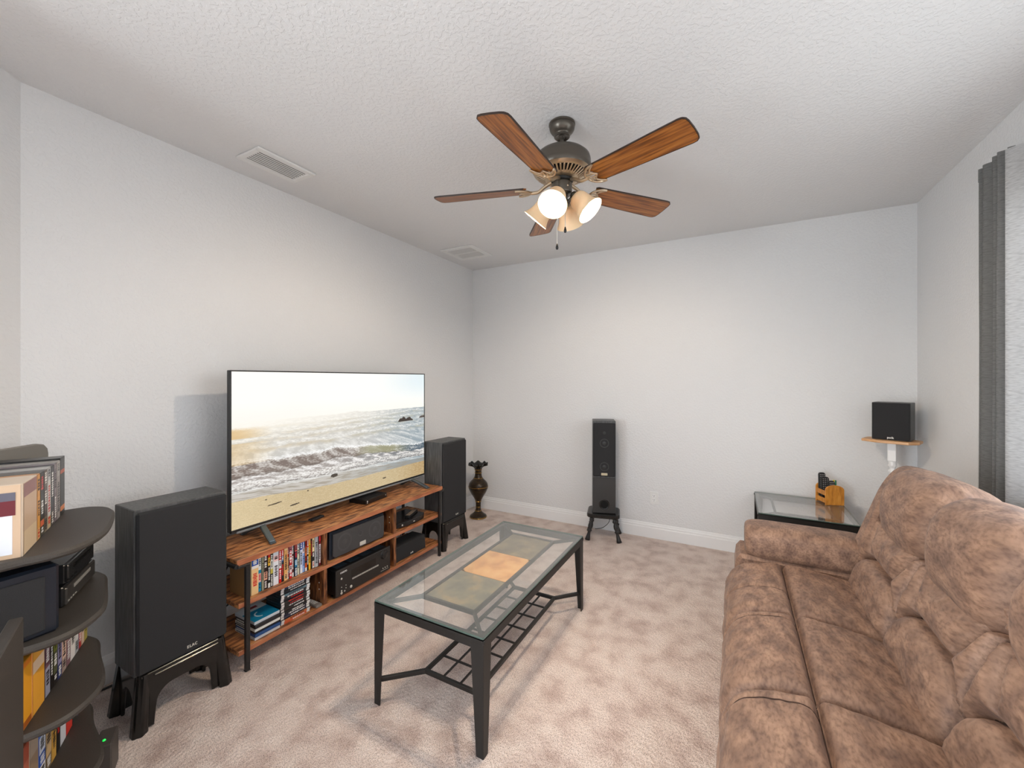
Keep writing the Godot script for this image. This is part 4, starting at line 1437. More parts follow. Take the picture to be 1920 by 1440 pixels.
# ---------------------------------------------------------------- coffee table
func glass_table(called: String, label: String, x0: float, x1: float, z0: float, z1: float, top: float) -> Node3D:
	# black iron frame with tapered angle legs and an inset glass top
	var t := thing(called, label, "table")
	var b := 0.042
	var yg := top - 0.007
	for q in [[x0, z0, x1, z0, 0, 1], [x0, z1, x1, z1, 0, -1], [x0, z0, x0, z1, 1, 0], [x1, z0, x1, z1, -1, 0]]:
		var m := MB.new()
		var a := Vector3(q[0], yg - b / 2, q[1])
		var e := Vector3(q[2], yg - b / 2, q[3])
		var inw := Vector3(q[4], 0, q[5])
		m.bar(a + inw * 0.003, e + inw * 0.003, 0.006, b, 0.001)
		m.bar(a + inw * 0.014 + Vector3(0, b / 2 - 0.003, 0), e + inw * 0.014 + Vector3(0, b / 2 - 0.003, 0), 0.028, 0.006, 0.001)
		part("rail", m, M.iron, t)
	for q in [[x0, z0, 1, 1], [x1, z0, -1, 1], [x0, z1, 1, -1], [x1, z1, -1, -1]]:
		var m := MB.new()
		var w0 := 0.062
		var w1 := 0.034
		var tk := 0.006
		# L section of two tapering plates
		for s in 2:
			var ex := Vector3(q[2], 0, 0) if s == 0 else Vector3(0, 0, q[3])
			var ez := Vector3(0, 0, q[3]) if s == 0 else Vector3(q[2], 0, 0)
			m.prism(PackedVector2Array([Vector2(0, 0), Vector2(w1, 0), Vector2(w0, yg - 0.004), Vector2(0, yg - 0.004)]), tk, xf3(Vector3(q[0], 0, q[1]) - ez * 0.0005, ex, Vector3.UP, ez), 0.0012)
		part("leg", m, M.iron, t)
	var m := MB.new()
	m.box(Vector3((x0 + x1) / 2, top - 0.003, (z0 + z1) / 2), Vector3(absf(x1 - x0) - 0.006, 0.006, absf(z1 - z0) - 0.006))
	part("glass_top", m, M.glass, t)
	m = MB.new()
	var mx := minf(x0, x1) + 0.002
	var Mx := maxf(x0, x1) - 0.002
	var mz := minf(z0, z1) + 0.002
	var Mz := maxf(z0, z1) - 0.002
	for q in [[mx, mz, Mx, mz], [mx, Mz, Mx, Mz], [mx, mz, mx, Mz], [Mx, mz, Mx, Mz]]:
		m.bar(Vector3(q[0], top - 0.004, q[1]), Vector3(q[2], top - 0.004, q[3]), 0.004, 0.007, 0.001)
	var ge := part("glass_edge", m, M.glass_edge, t)
	ge.set_meta("label", "greenish polished edge of the glass top")
	return t


func coffee_table() -> void:
	var x0 := -1.438
	var x1 := -0.852
	var z0 := -2.524
	var z1 := -1.337
	var t := glass_table("coffee_table", "long black iron coffee table with glass top over three slate tiles", x0, x1, z0, z1, 0.47)
	# inner frame carrying the tiles, hung from diagonal bars
	var ax := -1.292
	var bx := -1.0
	var az := -2.382
	var bz := -1.496
	var yf := 0.45
	for q in [[ax, az, bx, az], [ax, bz, bx, bz], [ax, az, ax, bz], [bx, az, bx, bz]]:
		var m := MB.new()
		m.bar(Vector3(q[0], yf, q[1]), Vector3(q[2], yf, q[3]), 0.016, 0.018, 0.002)
		part("tile_rail", m, M.iron, t)
	for q in [[ax, az, x0, z0], [bx, az, x1, z0], [ax, bz, x0, z1], [bx, bz, x1, z1]]:
		var m := MB.new()
		m.bar(Vector3(q[0], yf, q[1]), Vector3(q[2], yf, q[3]), 0.014, 0.018, 0.002)
		part("diagonal_bar", m, M.iron, t)
	var cols := [
		[srgb(92, 84, 66), srgb(122, 110, 84), srgb(156, 136, 100), "mottled olive slate tile"],
		[srgb(196, 134, 70), srgb(222, 166, 98), srgb(232, 188, 124), "sandy orange slate tile"],
		[srgb(98, 96, 82), srgb(128, 122, 100), srgb(172, 142, 98), "grey green slate tile"]]
	var n := 3
	var L := (bz - az - 0.012) / n
	for k in n:
		var m := MB.new()
		var P := []
		var nz := FastNoiseLite.new()
		nz.seed = 7 + k
		nz.frequency = 9.0
		for i in 13:
			var row := []
			for j in 13:
				var x := lerpf(ax + 0.008, bx - 0.008, i / 12.0)
				var z := lerpf(az + 0.006 + L * k + 0.0015, az + 0.006 + L * (k + 1) - 0.0015, j / 12.0)
				var edge := 1.0 if (i > 0 and i < 12 and j > 0 and j < 12) else 0.0
				row.append(Vector3(x, yf + 0.002 + edge * (0.0015 + 0.0015 * nz.get_noise_2d(x, z)), z))
			P.append(row)
		m.grid(P, false, false, true)
		m.box(Vector3((ax + bx) / 2, yf - 0.003, az + 0.006 + L * (k + 0.5)), Vector3(bx - ax - 0.016, 0.01, L - 0.003))
		var tm := mat(Color.WHITE, 0.55)
		tm.albedo_texture = noise_tex(70 + k, 0.012, 5, [[0.0, cols[k][0]], [0.5, cols[k][1]], [1.0, cols[k][2]]], 256, FastNoiseLite.TYPE_SIMPLEX_SMOOTH, 30.0)
		tri_map(tm, Vector3(2.5, 2.5, 2.5))
		tm.heightmap_enabled = true
		tm.heightmap_texture = tm.albedo_texture
		tm.heightmap_scale = 0.25
		part("slate_tile", m, tm, t).set_meta("label", cols[k][3])
	# lower slatted shelf with forked braces to the legs
	var cx0 := -1.272
	var cx1 := -0.99
	var cz0 := -2.375
	var cz1 := -1.495
	var ys := 0.105
	for q in [[cx0, cz0, cx1, cz0], [cx0, cz1, cx1, cz1], [cx0, cz0, cx0, cz1], [cx1, cz0, cx1, cz1]]:
		var m := MB.new()
		m.bar(Vector3(q[0], ys, q[1]), Vector3(q[2], ys, q[3]), 0.016, 0.02, 0.002)
		part("shelf_rail", m, M.iron, t)
	for k in range(1, 7):
		var z := cz0 + (cz1 - cz0) * k / 7.0
		var m := MB.new()
		m.bar(Vector3(cx0, ys, z), Vector3(cx1, ys, z), 0.009, 0.008, 0.001)
		part("cross_slat", m, M.iron, t)
	for k in range(1, 3):
		var x := cx0 + (cx1 - cx0) * k / 3.0
		var m := MB.new()
		m.bar(Vector3(x, ys - 0.003, cz0), Vector3(x, ys - 0.003, cz1), 0.009, 0.008, 0.001)
		part("long_slat", m, M.iron, t)
	for q in [[cx0, cz0, x0 + 0.006, z0 + 0.006], [cx1, cz0, x1 - 0.006, z0 + 0.006], [cx0, cz1, x0 + 0.006, z1 - 0.006], [cx1, cz1, x1 - 0.006, z1 - 0.006]]:
		var m := MB.new()
		m.bar(Vector3(q[0], ys, q[1]), Vector3(q[2], ys, q[3]), 0.016, 0.02, 0.002)
		part("brace", m, M.iron, t)


# ---------------------------------------------------------------- sofa
func seg_dist(p: Vector2, a: Vector2, b: Vector2) -> float:
	var ab := b - a
	var t := clampf((p - a).dot(ab) / maxf(ab.length_squared(), 1e-9), 0.0, 1.0)
	return p.distance_to(a + ab * t)


# Upholstered sheet: a profile in (x, y) run along z from za to zb, swelling by A between the seams.
# seams: [PackedVector2Array of (s, z)] ; creases: the same but shallow.
func puff(prof: Array, za: float, zb: float, seams: Array, creases: Array, A: float, R: float, seed_: int, ds := 0.0055) -> MB:
	var pts := catmull(prof, 10)
	var len := [0.0]
	for k in range(1, pts.size()):
		len.append(len[k - 1] + pts[k].distance_to(pts[k - 1]))
	var L: float = len[-1]
	var ns := int(L / ds) + 1
	var nz := int(absf(zb - za) / ds) + 1
	var nn := FastNoiseLite.new()
	nn.seed = seed_
	nn.frequency = 7.0
	nn.fractal_octaves = 3
	var P := []
	var k := 0
	for i in ns + 1:
		var s := L * i / ns
		while k < len.size() - 2 and len[k + 1] < s:
			k += 1
		var t: float = (s - len[k]) / maxf(1e-6, len[k + 1] - len[k])
		var q: Vector2 = pts[k].lerp(pts[k + 1], t)
		var d: Vector2 = (pts[mini(k + 2, pts.size() - 1)] - pts[maxi(k - 1, 0)]).normalized()
		var n := Vector2(-d.y, d.x)
		var row := []
		for j in nz + 1:
			var z := lerpf(za, zb, float(j) / nz)
			var dist := minf(minf(absf(z - za), absf(z - zb)), minf(s, L - s) * 0.9)
			for sm in seams:
				for m in sm.size() - 1:
					dist = minf(dist, seg_dist(Vector2(s, z), sm[m], sm[m + 1]))
			var f := 1.0 - minf(dist / R, 1.0)
			var h := A * sqrt(maxf(0.0, 1.0 - f * f))
			h -= 0.017 * exp(-dist * dist / 0.00011)
			for sm in creases:
				for m in sm.size() - 1:
					var dc := seg_dist(Vector2(s, z), sm[m], sm[m + 1])
					h -= 0.008 * exp(-dc * dc / 0.00008)
			h += nn.get_noise_2d(s * 1.6, z) * 0.006 * minf(1.0, dist / 0.03)
			row.append(Vector3(q.x + n.x * h, q.y + n.y * h, z))
		P.append(row)
	var mb := MB.new()
	mb.grid(P, false, false, za < zb)
	# seam lines: dark tubes stand in for shade in the grooves
	shade_line = MB.new()
	var runs := seams + creases
	runs.append(PackedVector2Array([Vector2(0.02, za + 0.002), Vector2(L - 0.03, za + 0.002)]))
	for sm in runs:
		var tp := []
		for m in sm.size() - 1:
			var a: Vector2 = sm[m]
			var b: Vector2 = sm[m + 1]
			var cnt := maxi(2, int(a.distance_to(b) / 0.012))
			for g in cnt + (1 if m == sm.size() - 2 else 0):
				var q := a.lerp(b, float(g) / cnt)
				var ii := clampf(q.x / L * ns, 0.0, ns - 0.001)
				var jj := clampf((q.y - za) / (zb - za) * nz, 0.0, nz - 0.001)
				var i0 := int(ii)
				var j0 := int(jj)
				var top: Vector3 = P[i0][j0].lerp(P[i0 + 1][j0], ii - i0).lerp(P[i0][j0 + 1].lerp(P[i0 + 1][j0 + 1], ii - i0), jj - j0)
				tp.append(top)
		if tp.size() > 2:
			shade_line.tube(tp, 0.0026, 6)
	return mb


var shade_line: MB


func arclen(prof: Array, x_or_y: float, use_y: bool) -> float:
	var pts := catmull(prof, 10)
	var s := 0.0
	for k in range(1, pts.size()):
		var a: float = pts[k - 1].y if use_y else pts[k - 1].x
		var b: float = pts[k].y if use_y else pts[k].x
		if k > 20 and a < x_or_y and b >= x_or_y or use_y and a < x_or_y and b >= x_or_y:
			return s + pts[k].distance_to(pts[k - 1]) * (x_or_y - a) / (b - a)
		s += pts[k].distance_to(pts[k - 1])
	return s


func pillow(c: Vector3, h: Vector3, e1: float, e2: float, nu := 36, nv := 56) -> MB:
	var P := []
	for i in nu + 1:
		var a := -PI / 2 + PI * i / nu
		var row := []
		for j in nv:
			var b := TAU * j / nv
			var ca := pow(absf(cos(a)), e1)
			var sa := signf(sin(a)) * pow(absf(sin(a)), e1)
			row.append(c + Vector3(h.x * sa, h.y * ca * signf(sin(b)) * pow(absf(sin(b)), e2), h.z * ca * signf(cos(b)) * pow(absf(cos(b)), e2)))
		P.append(row)
	var m := MB.new()
	m.grid(P, false, true, true)
	return m


func sofa() -> void:
	var s := thing("sofa", "brown suede three seat reclining sofa with puffed stitched cushions along the right wall", "sofa")
	var zb := [-2.595, -2.062, -1.556, -1.03]
	var seat := [Vector2(0.03, 0.10), Vector2(0.0, 0.2), Vector2(-0.005, 0.32), Vector2(0.02, 0.405), Vector2(0.085, 0.448), Vector2(0.22, 0.468), Vector2(0.36, 0.462), Vector2(0.50, 0.44), Vector2(0.60, 0.415)]
	var back := [Vector2(0.525, 0.42), Vector2(0.545, 0.50), Vector2(0.572, 0.60), Vector2(0.608, 0.70), Vector2(0.652, 0.80), Vector2(0.69, 0.86)]
	var s_bol := arclen(seat, 0.222, false)
	var s_mid := arclen(back, 0.638, true)
	var s_top := arclen(back, 0.79, true)
	for k in 3:
		var za: float = zb[k]
		var ze: float = zb[k + 1]
		var seam := [PackedVector2Array([Vector2(s_bol, za), Vector2(s_bol, ze)])]
		var cr := []
		if k > 0:
			cr.append(PackedVector2Array([Vector2(0.0, za + 0.075), Vector2(s_bol, za + 0.06)]))
		else:
			cr.append(PackedVector2Array([Vector2(0.2, za + 0.30), Vector2(s_bol, za + 0.33)]))
		var c := part("seat_cushion", puff(seat, za, ze, seam, cr, 0.04, 0.06, 3 + k), M.suede, s)
		part("seam_shade_line", shade_line, M.suede_seam_shade, c)
		c.set_meta("label", ["far seat cushion", "middle seat cushion", "near seat cushion"][k])
		# back: a two-roll centre panel between two curved wings
		var a0 := za + 0.13
		var a1 := ze - 0.115
		var wings := [PackedVector2Array([Vector2(s_mid, a0), Vector2(s_mid, a1)]), PackedVector2Array([Vector2(s_top, za), Vector2(s_top, ze)])]
		for e in [[za, a0, 1.0], [ze, a1, -1.0]]:
			wings.append(PackedVector2Array([Vector2(s_mid, e[1]), Vector2(s_mid + 0.03, e[0] + 0.108 * e[2]), Vector2(s_mid + 0.08, e[0] + 0.082 * e[2]), Vector2(s_top - 0.01, e[0] + 0.05 * e[2]), Vector2(s_top + 0.02, e[0] + 0.03 * e[2])]))
			wings.append(PackedVector2Array([Vector2(s_mid, e[1]), Vector2(s_mid - 0.018, e[0] + 0.08 * e[2]), Vector2(s_mid - 0.05, e[0] + 0.04 * e[2]), Vector2(s_mid - 0.095, e[0] + 0.016 * e[2]), Vector2(s_mid - 0.15, e[0] + 0.002 * e[2])]))
		c = part("back_cushion", puff(back, za, ze, wings, [], 0.056, 0.072, 13 + k), M.suede, s)
		part("seam_shade_line", shade_line, M.suede_seam_shade, c)
		# head roll
		var ring := [Vector2(0.645, 0.735), Vector2(0.60, 0.775), Vector2(0.582, 0.85), Vector2(0.592, 0.95), Vector2(0.638, 1.038), Vector2(0.71, 1.075), Vector2(0.79, 1.066), Vector2(0.875, 1.02), Vector2(0.94, 0.93), Vector2(0.965, 0.83), Vector2(0.90, 0.75), Vector2(0.76, 0.72)]
		var rr := catmull(ring, 5, true)
		var cen := Vector2(0.77, 0.90)
		var zc := (za + ze) / 2 + (0.012 if k == 0 else 0.0)
		var hw := (ze - za) / 2 - (0.014 if k == 0 else 0.002)
		var nn := FastNoiseLite.new()
		nn.seed = 30 + k
		nn.frequency = 5.0
		nn.fractal_octaves = 3
		var P := []
		for i in 57:
			var t := -PI / 2 + PI * i / 56.0
			var q := sin(t)
			var z := zc + hw * q
			var sc := pow(maxf(0.0, 1.0 - pow(absf(q), 5.0)), 1.0 / 2.6)
			var row := []
			for j in rr.size():
				var v: Vector2 = cen + (rr[j] - cen) * sc
				var dz := nn.get_noise_3d(v.x * 1.5, v.y * 1.5, z * 0.8) * 0.006 * sc
				# gathers on top near the ends
				var gth := 0.004 * exp(-pow((absf(q) - 0.86) / 0.12, 2.0)) * sin(j * 1.25 + k) * (1.0 if v.y > 0.9 else 0.3)
				var dirv: Vector2 = (rr[j] - cen).normalized()
				row.append(Vector3(v.x + dirv.x * (dz + gth * sc), v.y + dirv.y * (dz + gth * sc), z))
			P.append(row)
		var m := MB.new()
		m.grid(P, false, true, false)
		part("headrest", m, M.suede, s)
	# arms
	for e in [[-2.728, "far padded armrest"], [-0.897, "near padded armrest"]]:
		var c := part("armrest", pillow(Vector3(0.335, 0.565, e[0]), Vector3(0.285, 0.092, 0.136), 0.28, 0.62), M.suede, s)
		c.set_meta("label", e[1])
		var m := MB.new()
		m.prism(PackedVector2Array([Vector2(0.03, 0.05), Vector2(0.92, 0.05), Vector2(0.92, 0.50), Vector2(0.03, 0.50), Vector2(0.008, 0.47), Vector2(0.0, 0.40), Vector2(0.008, 0.2)]), 0.255, xf3(Vector3(0, 0, e[0] - 0.1275), Vector3.RIGHT, Vector3.UP, Vector3.BACK), 0.018)
		part("arm_panel", m, M.suede, s)
	# upholstered sides of the back
	for z in [-2.705, -1.025]:
		var o := catmull([Vector2(0.50, 0.44), Vector2(0.535, 0.62), Vector2(0.595, 0.80), Vector2(0.65, 0.95), Vector2(0.71, 1.035), Vector2(0.78, 1.045), Vector2(0.88, 1.0), Vector2(0.95, 0.88), Vector2(0.98, 0.70), Vector2(0.96, 0.40), Vector2(0.92, 0.10)], 4)
		var pv := PackedVector2Array()
		for q in o:
			pv.append(q)
		var m := MB.new()
		m.prism(pv, 0.105, xf3(Vector3(0, 0, z), Vector3.RIGHT, Vector3.UP, Vector3.BACK), 0.016)
		part("back_side", m, M.suede, s)
	# hidden frame, rear panel and feet
	var m := MB.new()
	m.box(Vector3(0.40, 0.225, -1.8125), Vector3(0.66, 0.35, 1.55), 0.02)
	m.box(Vector3(0.83, 0.44, -1.8125), Vector3(0.2, 0.76, 1.6), 0.03)
	m.prism(PackedVector2Array([Vector2(0.56, 0.40), Vector2(0.74, 0.40), Vector2(0.80, 0.83), Vector2(0.70, 0.83)]), 1.55, xf3(Vector3(0, 0, -2.5875), Vector3.RIGHT, Vector3.UP, Vector3.BACK))
	part("frame", m, M.suede, s)
	for q in [[0.08, -2.78], [0.85, -2.78], [0.08, -0.85], [0.85, -0.85]]:
		m = MB.new()
		m.lathe([Vector2(0, 0), Vector2(0.022, 0), Vector2(0.028, 0.06)], 14, Transform3D(Basis.IDENTITY, Vector3(q[0], 0, q[1])))
		part("foot", m, M.black, s)


# ---------------------------------------------------------------- far corner
func corner_things() -> void:
	var t := glass_table("end_table", "square black iron end table with glass top behind the sofa arm", 0.145, 0.705, -3.925, -3.31, 0.55)
	for q in [[0.255, -3.81, 0.595, -3.81], [0.255, -3.425, 0.595, -3.425], [0.255, -3.81, 0.255, -3.425], [0.595, -3.81, 0.595, -3.425]]:
		var m := MB.new()
		m.bar(Vector3(q[0], 0.53, q[1]), Vector3(q[2], 0.53, q[3]), 0.014, 0.016, 0.002)
		part("inner_rail", m, M.iron, t)
	for q in [[0.255, -3.81, 0.145, -3.925], [0.595, -3.81, 0.705, -3.925], [0.255, -3.425, 0.145, -3.31], [0.595, -3.425, 0.705, -3.31]]:
		var m := MB.new()
		m.bar(Vector3(q[0], 0.53, q[1]), Vector3(q[2], 0.53, q[3]), 0.014, 0.016, 0.002)
		part("diagonal_bar", m, M.iron, t)

	# wooden caddy with remotes
	var oak := mat(Color.WHITE, 0.4)
	oak.albedo_texture = noise_tex(81, 0.03, 4, [[0.0, srgb(170, 104, 30)], [0.5, srgb(204, 134, 46)], [1.0, srgb(222, 158, 70)]], 256)
	tri_map(oak, Vector3(5, 1.2, 5), false)
	var cd := thing("remote_caddy", "golden wooden caddy with slatted sides holding remotes on the end table", "caddy", Vector3(0.625, 0.55, -3.822), deg_to_rad(20))
	var w := 0.125
	var L := 0.118
	var arch := PackedVector2Array([Vector2(-w / 2, 0), Vector2(w / 2, 0), Vector2(w / 2, 0.112)])
	for k in 9:
		var a := PI * (k + 1) / 10.0
		arch.append(Vector2(w / 2 * cos(a), 0.112 + 0.034 * sin(a)))
	arch.append(Vector2(-w / 2, 0.112))
	for sz in [-1, 1]:
		var m := MB.new()
		m.prism(arch, 0.012, xf3(Vector3(0, 0, sz * L / 2 - 0.006), Vector3.RIGHT, Vector3.UP, Vector3.BACK), 0.0025)
		part("end_panel", m, oak, cd)
	for sx in [-1, 1]:
		for y in [0.028, 0.083]:
			var m := MB.new()
			m.box(Vector3(sx * (w / 2 - 0.006), y, 0), Vector3(0.008, 0.034, L - 0.012), 0.0015)
			part("side_slat", m, oak, cd)
	var mb := MB.new()
	mb.box(Vector3(0, 0.012, 0), Vector3(w - 0.02, 0.008, L - 0.012))
	part("base", mb, oak, cd)
	var rem := [[-0.03, -0.036, 0.20, 0.046, -0.04, "tall black remote standing at the back left of the wooden caddy"], [-0.022, -0.012, 0.172, 0.054, -0.05, "broad black remote covered in small buttons in the wooden caddy"], [0.008, 0.014, 0.15, 0.044, -0.06, "short black remote in the middle of the wooden caddy"]]
	for q in rem:
		var r := thing("remote_control", q[5], "remote control")
		var loc := Transform3D(Basis(Vector3.UP, deg_to_rad(20)), Vector3(0.625, 0.55, -3.822)) * Transform3D(Basis(Vector3.RIGHT, q[4]), Vector3(q[0], 0.0175, q[1]))
		r.transform = loc
		mb = MB.new()
		mb.prism(rounded_rect(q[3], q[2], 0.016), 0.016, xf3(Vector3(0.0, q[2] / 2, -0.008), Vector3.RIGHT, Vector3.UP, Vector3.BACK), 0.003)
		part("body", mb, M.black, r)
		mb = MB.new()
		for k in 8:
			for j in 3:
				mb.box(Vector3((j - 1) * q[3] * 0.26, q[2] * 0.94 - 0.014 * k - 0.004, 0.0086), Vector3(0.008, 0.006, 0.002), 0.0006)
		part("buttons", mb, mat(srgb(150, 146, 146), 0.4), r)
	for q in [[0.03, 0.02, 0.158, srgb(30, 110, 70), "green capped pen sticking out of the wooden caddy"], [0.046, -0.03, 0.15, srgb(236, 214, 40), "yellow tipped pen sticking out of the wooden caddy"]]:
		mb = MB.new()
		mb.lathe([Vector2(0, 0), Vector2(0.004, 0.003), Vector2(0.0045, q[2] - 0.03), Vector2(0.005, q[2] - 0.03), Vector2(0.005, q[2] - 0.003), Vector2(0, q[2])], 10)
		var pn := solo("pen", mb, mat(q[3], 0.4), q[4], "pen")
		pn.transform = Transform3D(Basis(Vector3.UP, deg_to_rad(20)), Vector3(0.625, 0.55, -3.822)) * Transform3D(Basis.IDENTITY, Vector3(q[0], 0.0175, q[1]))

	# corner pedestal with bookshelf speaker
	var st := thing("speaker_pedestal", "white turned pedestal with a pale wooden top in the corner by the curtain", "speaker stand", Vector3(0.968, 0, -3.775), 0.0)
	mb = MB.new()
	var yaw := deg_to_rad(-24)
	mb.prism(PackedVector2Array([Vector2(-0.15, -0.05), Vector2(-0.15, 0.085), Vector2(-0.06, 0.125), Vector2(0.10, 0.125), Vector2(0.145, 0.06), Vector2(0.145, -0.06), Vector2(0.06, -0.125), Vector2(-0.07, -0.125)]), 0.018, Transform3D(Basis(Vector3.UP, yaw) * Basis(Vector3.RIGHT, Vector3.BACK, Vector3.UP), Vector3(0, 1.036, 0)), 0.003)
	var pine := mat(Color.WHITE, 0.45)
	pine.albedo_texture = noise_tex(83, 0.02, 4, [[0.0, srgb(190, 138, 92)], [0.5, srgb(214, 166, 120)], [1.0, srgb(228, 186, 142)]], 256)
	tri_map(pine, Vector3(1.2, 6, 6), false)
	part("top", mb, pine, st)
	mb = MB.new()
	mb.box(Vector3(0, 0.97, 0), Vector3(0.046, 0.133, 0.046), 0.003, Basis(Vector3.UP, yaw))
	mb.lathe([Vector2(0.018, 0.905), Vector2(0.023, 0.895), Vector2(0.019, 0.885), Vector2(0.0235, 0.878), Vector2(0.0235, 0.868), Vector2(0.017, 0.86), Vector2(0.017, 0.845), Vector2(0.024, 0.835), Vector2(0.019, 0.822), Vector2(0.015, 0.81), Vector2(0.018, 0.7), Vector2(0.022, 0.5), Vector2(0.024, 0.3), Vector2(0.018, 0.2), Vector2(0.024, 0.18), Vector2(0.024, 0.03)], 24)
	part("post", mb, M.white_paint, st)
	mb = MB.new()
	mb.lathe([Vector2(0.0, 0.03), Vector2(0.1, 0.028), Vector2(0.12, 0.02), Vector2(0.125, 0.0)], 28)
	part("base", mb, M.white_paint, st)
	var sp := thing("bookshelf_speaker", "small black bookshelf speaker on the white corner pedestal", "speaker", Vector3(0.975, 1.0545, -3.785), yaw)
	mb = MB.new()
	mb.box(Vector3(0, 0.129, 0), Vector3(0.2, 0.258, 0.15), 0.003)
	part("cabinet", mb, M.black_veneer, sp)
	mb = MB.new()
	mb.box(Vector3(0, 0.13, 0.08), Vector3(0.194, 0.25, 0.014), 0.004)
	part("grille", mb, M.grille, sp)
	lettering("brand_print", "polk", 0.013, M.white_print, sp, Transform3D(Basis.IDENTITY, Vector3(0, 0.017, 0.0873)))

	# tower speaker on a little stool
	var so := thing("wooden_stool", "low black stool with turned splayed legs under the tower speaker", "stool", Vector3(-1.078, 0, -3.785), deg_to_rad(14))
	mb = MB.new()
	mb.prism(rounded_rect(0.295, 0.27, 0.045, 6), 0.036, xf3(Vector3(0, 0.208, 0), Vector3.RIGHT, Vector3.BACK, Vector3.UP), 0.008)
	part("seat", mb, M.black_gloss, so)
	for q in [[-1, 1], [1, 1], [-1, -1], [1, -1]]:
		mb = MB.new()
		var a := Vector3(q[0] * 0.095, 0.21, q[1] * 0.085)
		var b := Vector3(q[0] * 0.142, 0.0, q[1] * 0.118)
		var ay := (a - b).normalized()
		var axx := ay.cross(Vector3.BACK).normalized()
		var ln := a.distance_to(b)
		mb.lathe([Vector2(0, 0.0), Vector2(0.024, 0.002), Vector2(0.021, 0.02), Vector2(0.014, 0.06), Vector2(0.013, 0.078), Vector2(0.021, 0.088), Vector2(0.021, 0.096), Vector2(0.015, 0.102), Vector2(0.022, 0.125), Vector2(0.021, 0.145), Vector2(0.013, 0.168), Vector2(0.021, 0.176), Vector2(0.021, 0.186), Vector2(0.014, 0.194), Vector2(0.019, ln)], 18, xf3(b, axx, ay, axx.cross(ay)))
		part("leg", mb, M.black_metal, so)
	var tw := thing("tower_speaker", "tall narrow black speaker with round port on a low stool by the far wall", "speaker", Vector3(-1.08, 0.244, -3.795), deg_to_rad(19))
	mb = MB.new()
	mb.box(Vector3(0, 0.424, -0.01), Vector3(0.206, 0.848, 0.2), 0.004)
	part("cabinet", mb, M.black_veneer, tw)
	mb = MB.new()
	mb.box(Vector3(0, 0.585, 0.098), Vector3(0.202, 0.49, 0.02), 0.009)
	part("grille", mb, M.grille, tw)
	mb = MB.new()
	mb.box(Vector3(0, 0.165, 0.094), Vector3(0.204, 0.325, 0.012), 0.003)
	part("lower_baffle", mb, mat(srgb(50, 49, 48), 0.5), tw)
	mb = MB.new()
	var px := xf3(Vector3(0, 0.083, 0.1), Vector3.RIGHT, Vector3.UP.cross(Vector3.RIGHT) * -1.0, Vector3.UP)
	mb.lathe([Vector2(0.047, 0.0), Vector2(0.045, 0.003), Vector2(0.038, 0.001), Vector2(0.034, -0.004)], 32, px)
	part("port_ring", mb, M.black_gloss, tw)
	mb = MB.new()
	mb.lathe([Vector2(0.036, 0.0008), Vector2(0.0, 0.0006)], 28, px)
	part("port", mb, mat(srgb(4, 4, 4), 0.95), tw)
	mb = MB.new()
	for q in [[0.74, 0.014], [0.645, 0.042], [0.43, 0.042]]:
		var dxf := xf3(Vector3(0, q[0], 0.1082), Vector3.RIGHT, Vector3.BACK, Vector3.UP)
		mb.lathe([Vector2(q[1], 0.0), Vector2(q[1] - 0.003, 0.0012), Vector2(q[1] - 0.008, 0.0003)], 28, dxf)
		mb.lathe([Vector2(q[1] * 0.4, 0.0002), Vector2(q[1] * 0.25, 0.0022), Vector2(0, 0.003)], 20, dxf)
	part("drivers", mb, mat(srgb(42, 42, 42), 0.5), tw)
	mb = MB.new()
	mb.prism(rounded_rect(0.056, 0.022, 0.004), 0.003, xf3(Vector3(0, 0.362, 0.108), Vector3.RIGHT, Vector3.UP, Vector3.BACK), 0.0008)
	part("badge", mb, mat(srgb(206, 198, 168), 0.3, 0.4), tw)
	mb = MB.new()
	mb.tube(catmull([Vector3(-1.07, 0.2, -3.9), Vector3(-1.05, 0.12, -3.88), Vector3(-1.1, 0.06, -3.86), Vector3(-1.16, 0.03, -3.88), Vector3(-1.2, 0.006, -3.93)], 6), 0.003, 6)
	solo("speaker_cable", mb, M.black, "thin dark lead hanging under the tower speaker stool", "cable")

	# etched brass vase with a frilled rim
	var va := thing("floor_vase", "black and brass etched floor vase with frilled rim in the far left corner", "vase", Vector3(-2.409, 0, -3.68))
	var vm := mat(Color.WHITE, 0.28, 0.35)
	vm.albedo_texture = noise_tex(91, 0.05, 2, [[0.0, srgb(20, 15, 12)], [0.44, srgb(24, 18, 14)], [0.47, srgb(160, 120, 62)], [0.49, srgb(160, 120, 62)], [0.52, srgb(26, 19, 14)], [1.0, srgb(20, 15, 12)]], 512, FastNoiseLite.TYPE_SIMPLEX_SMOOTH, 14.0)
	tri_map(vm, Vector3(5, 5, 5), false)
	mb = MB.new()
	mb.lathe(catmull([Vector2(0.0, 0.0), Vector2(0.083, 0.001), Vector2(0.09, 0.012), Vector2(0.086, 0.024), Vector2(0.062, 0.042), Vector2(0.04, 0.062), Vector2(0.03, 0.08), Vector2(0.0265, 0.11), Vector2(0.028, 0.15), Vector2(0.031, 0.175), Vector2(0.05, 0.215), Vector2(0.08, 0.262), Vector2(0.1, 0.305), Vector2(0.104, 0.335), Vector2(0.094, 0.37), Vector2(0.065, 0.402), Vector2(0.046, 0.422), Vector2(0.038, 0.45), Vector2(0.035, 0.485), Vector2(0.037, 0.51)], 4), 40)
	part("body", mb, vm, va)
	mb = MB.new()
	var P := []
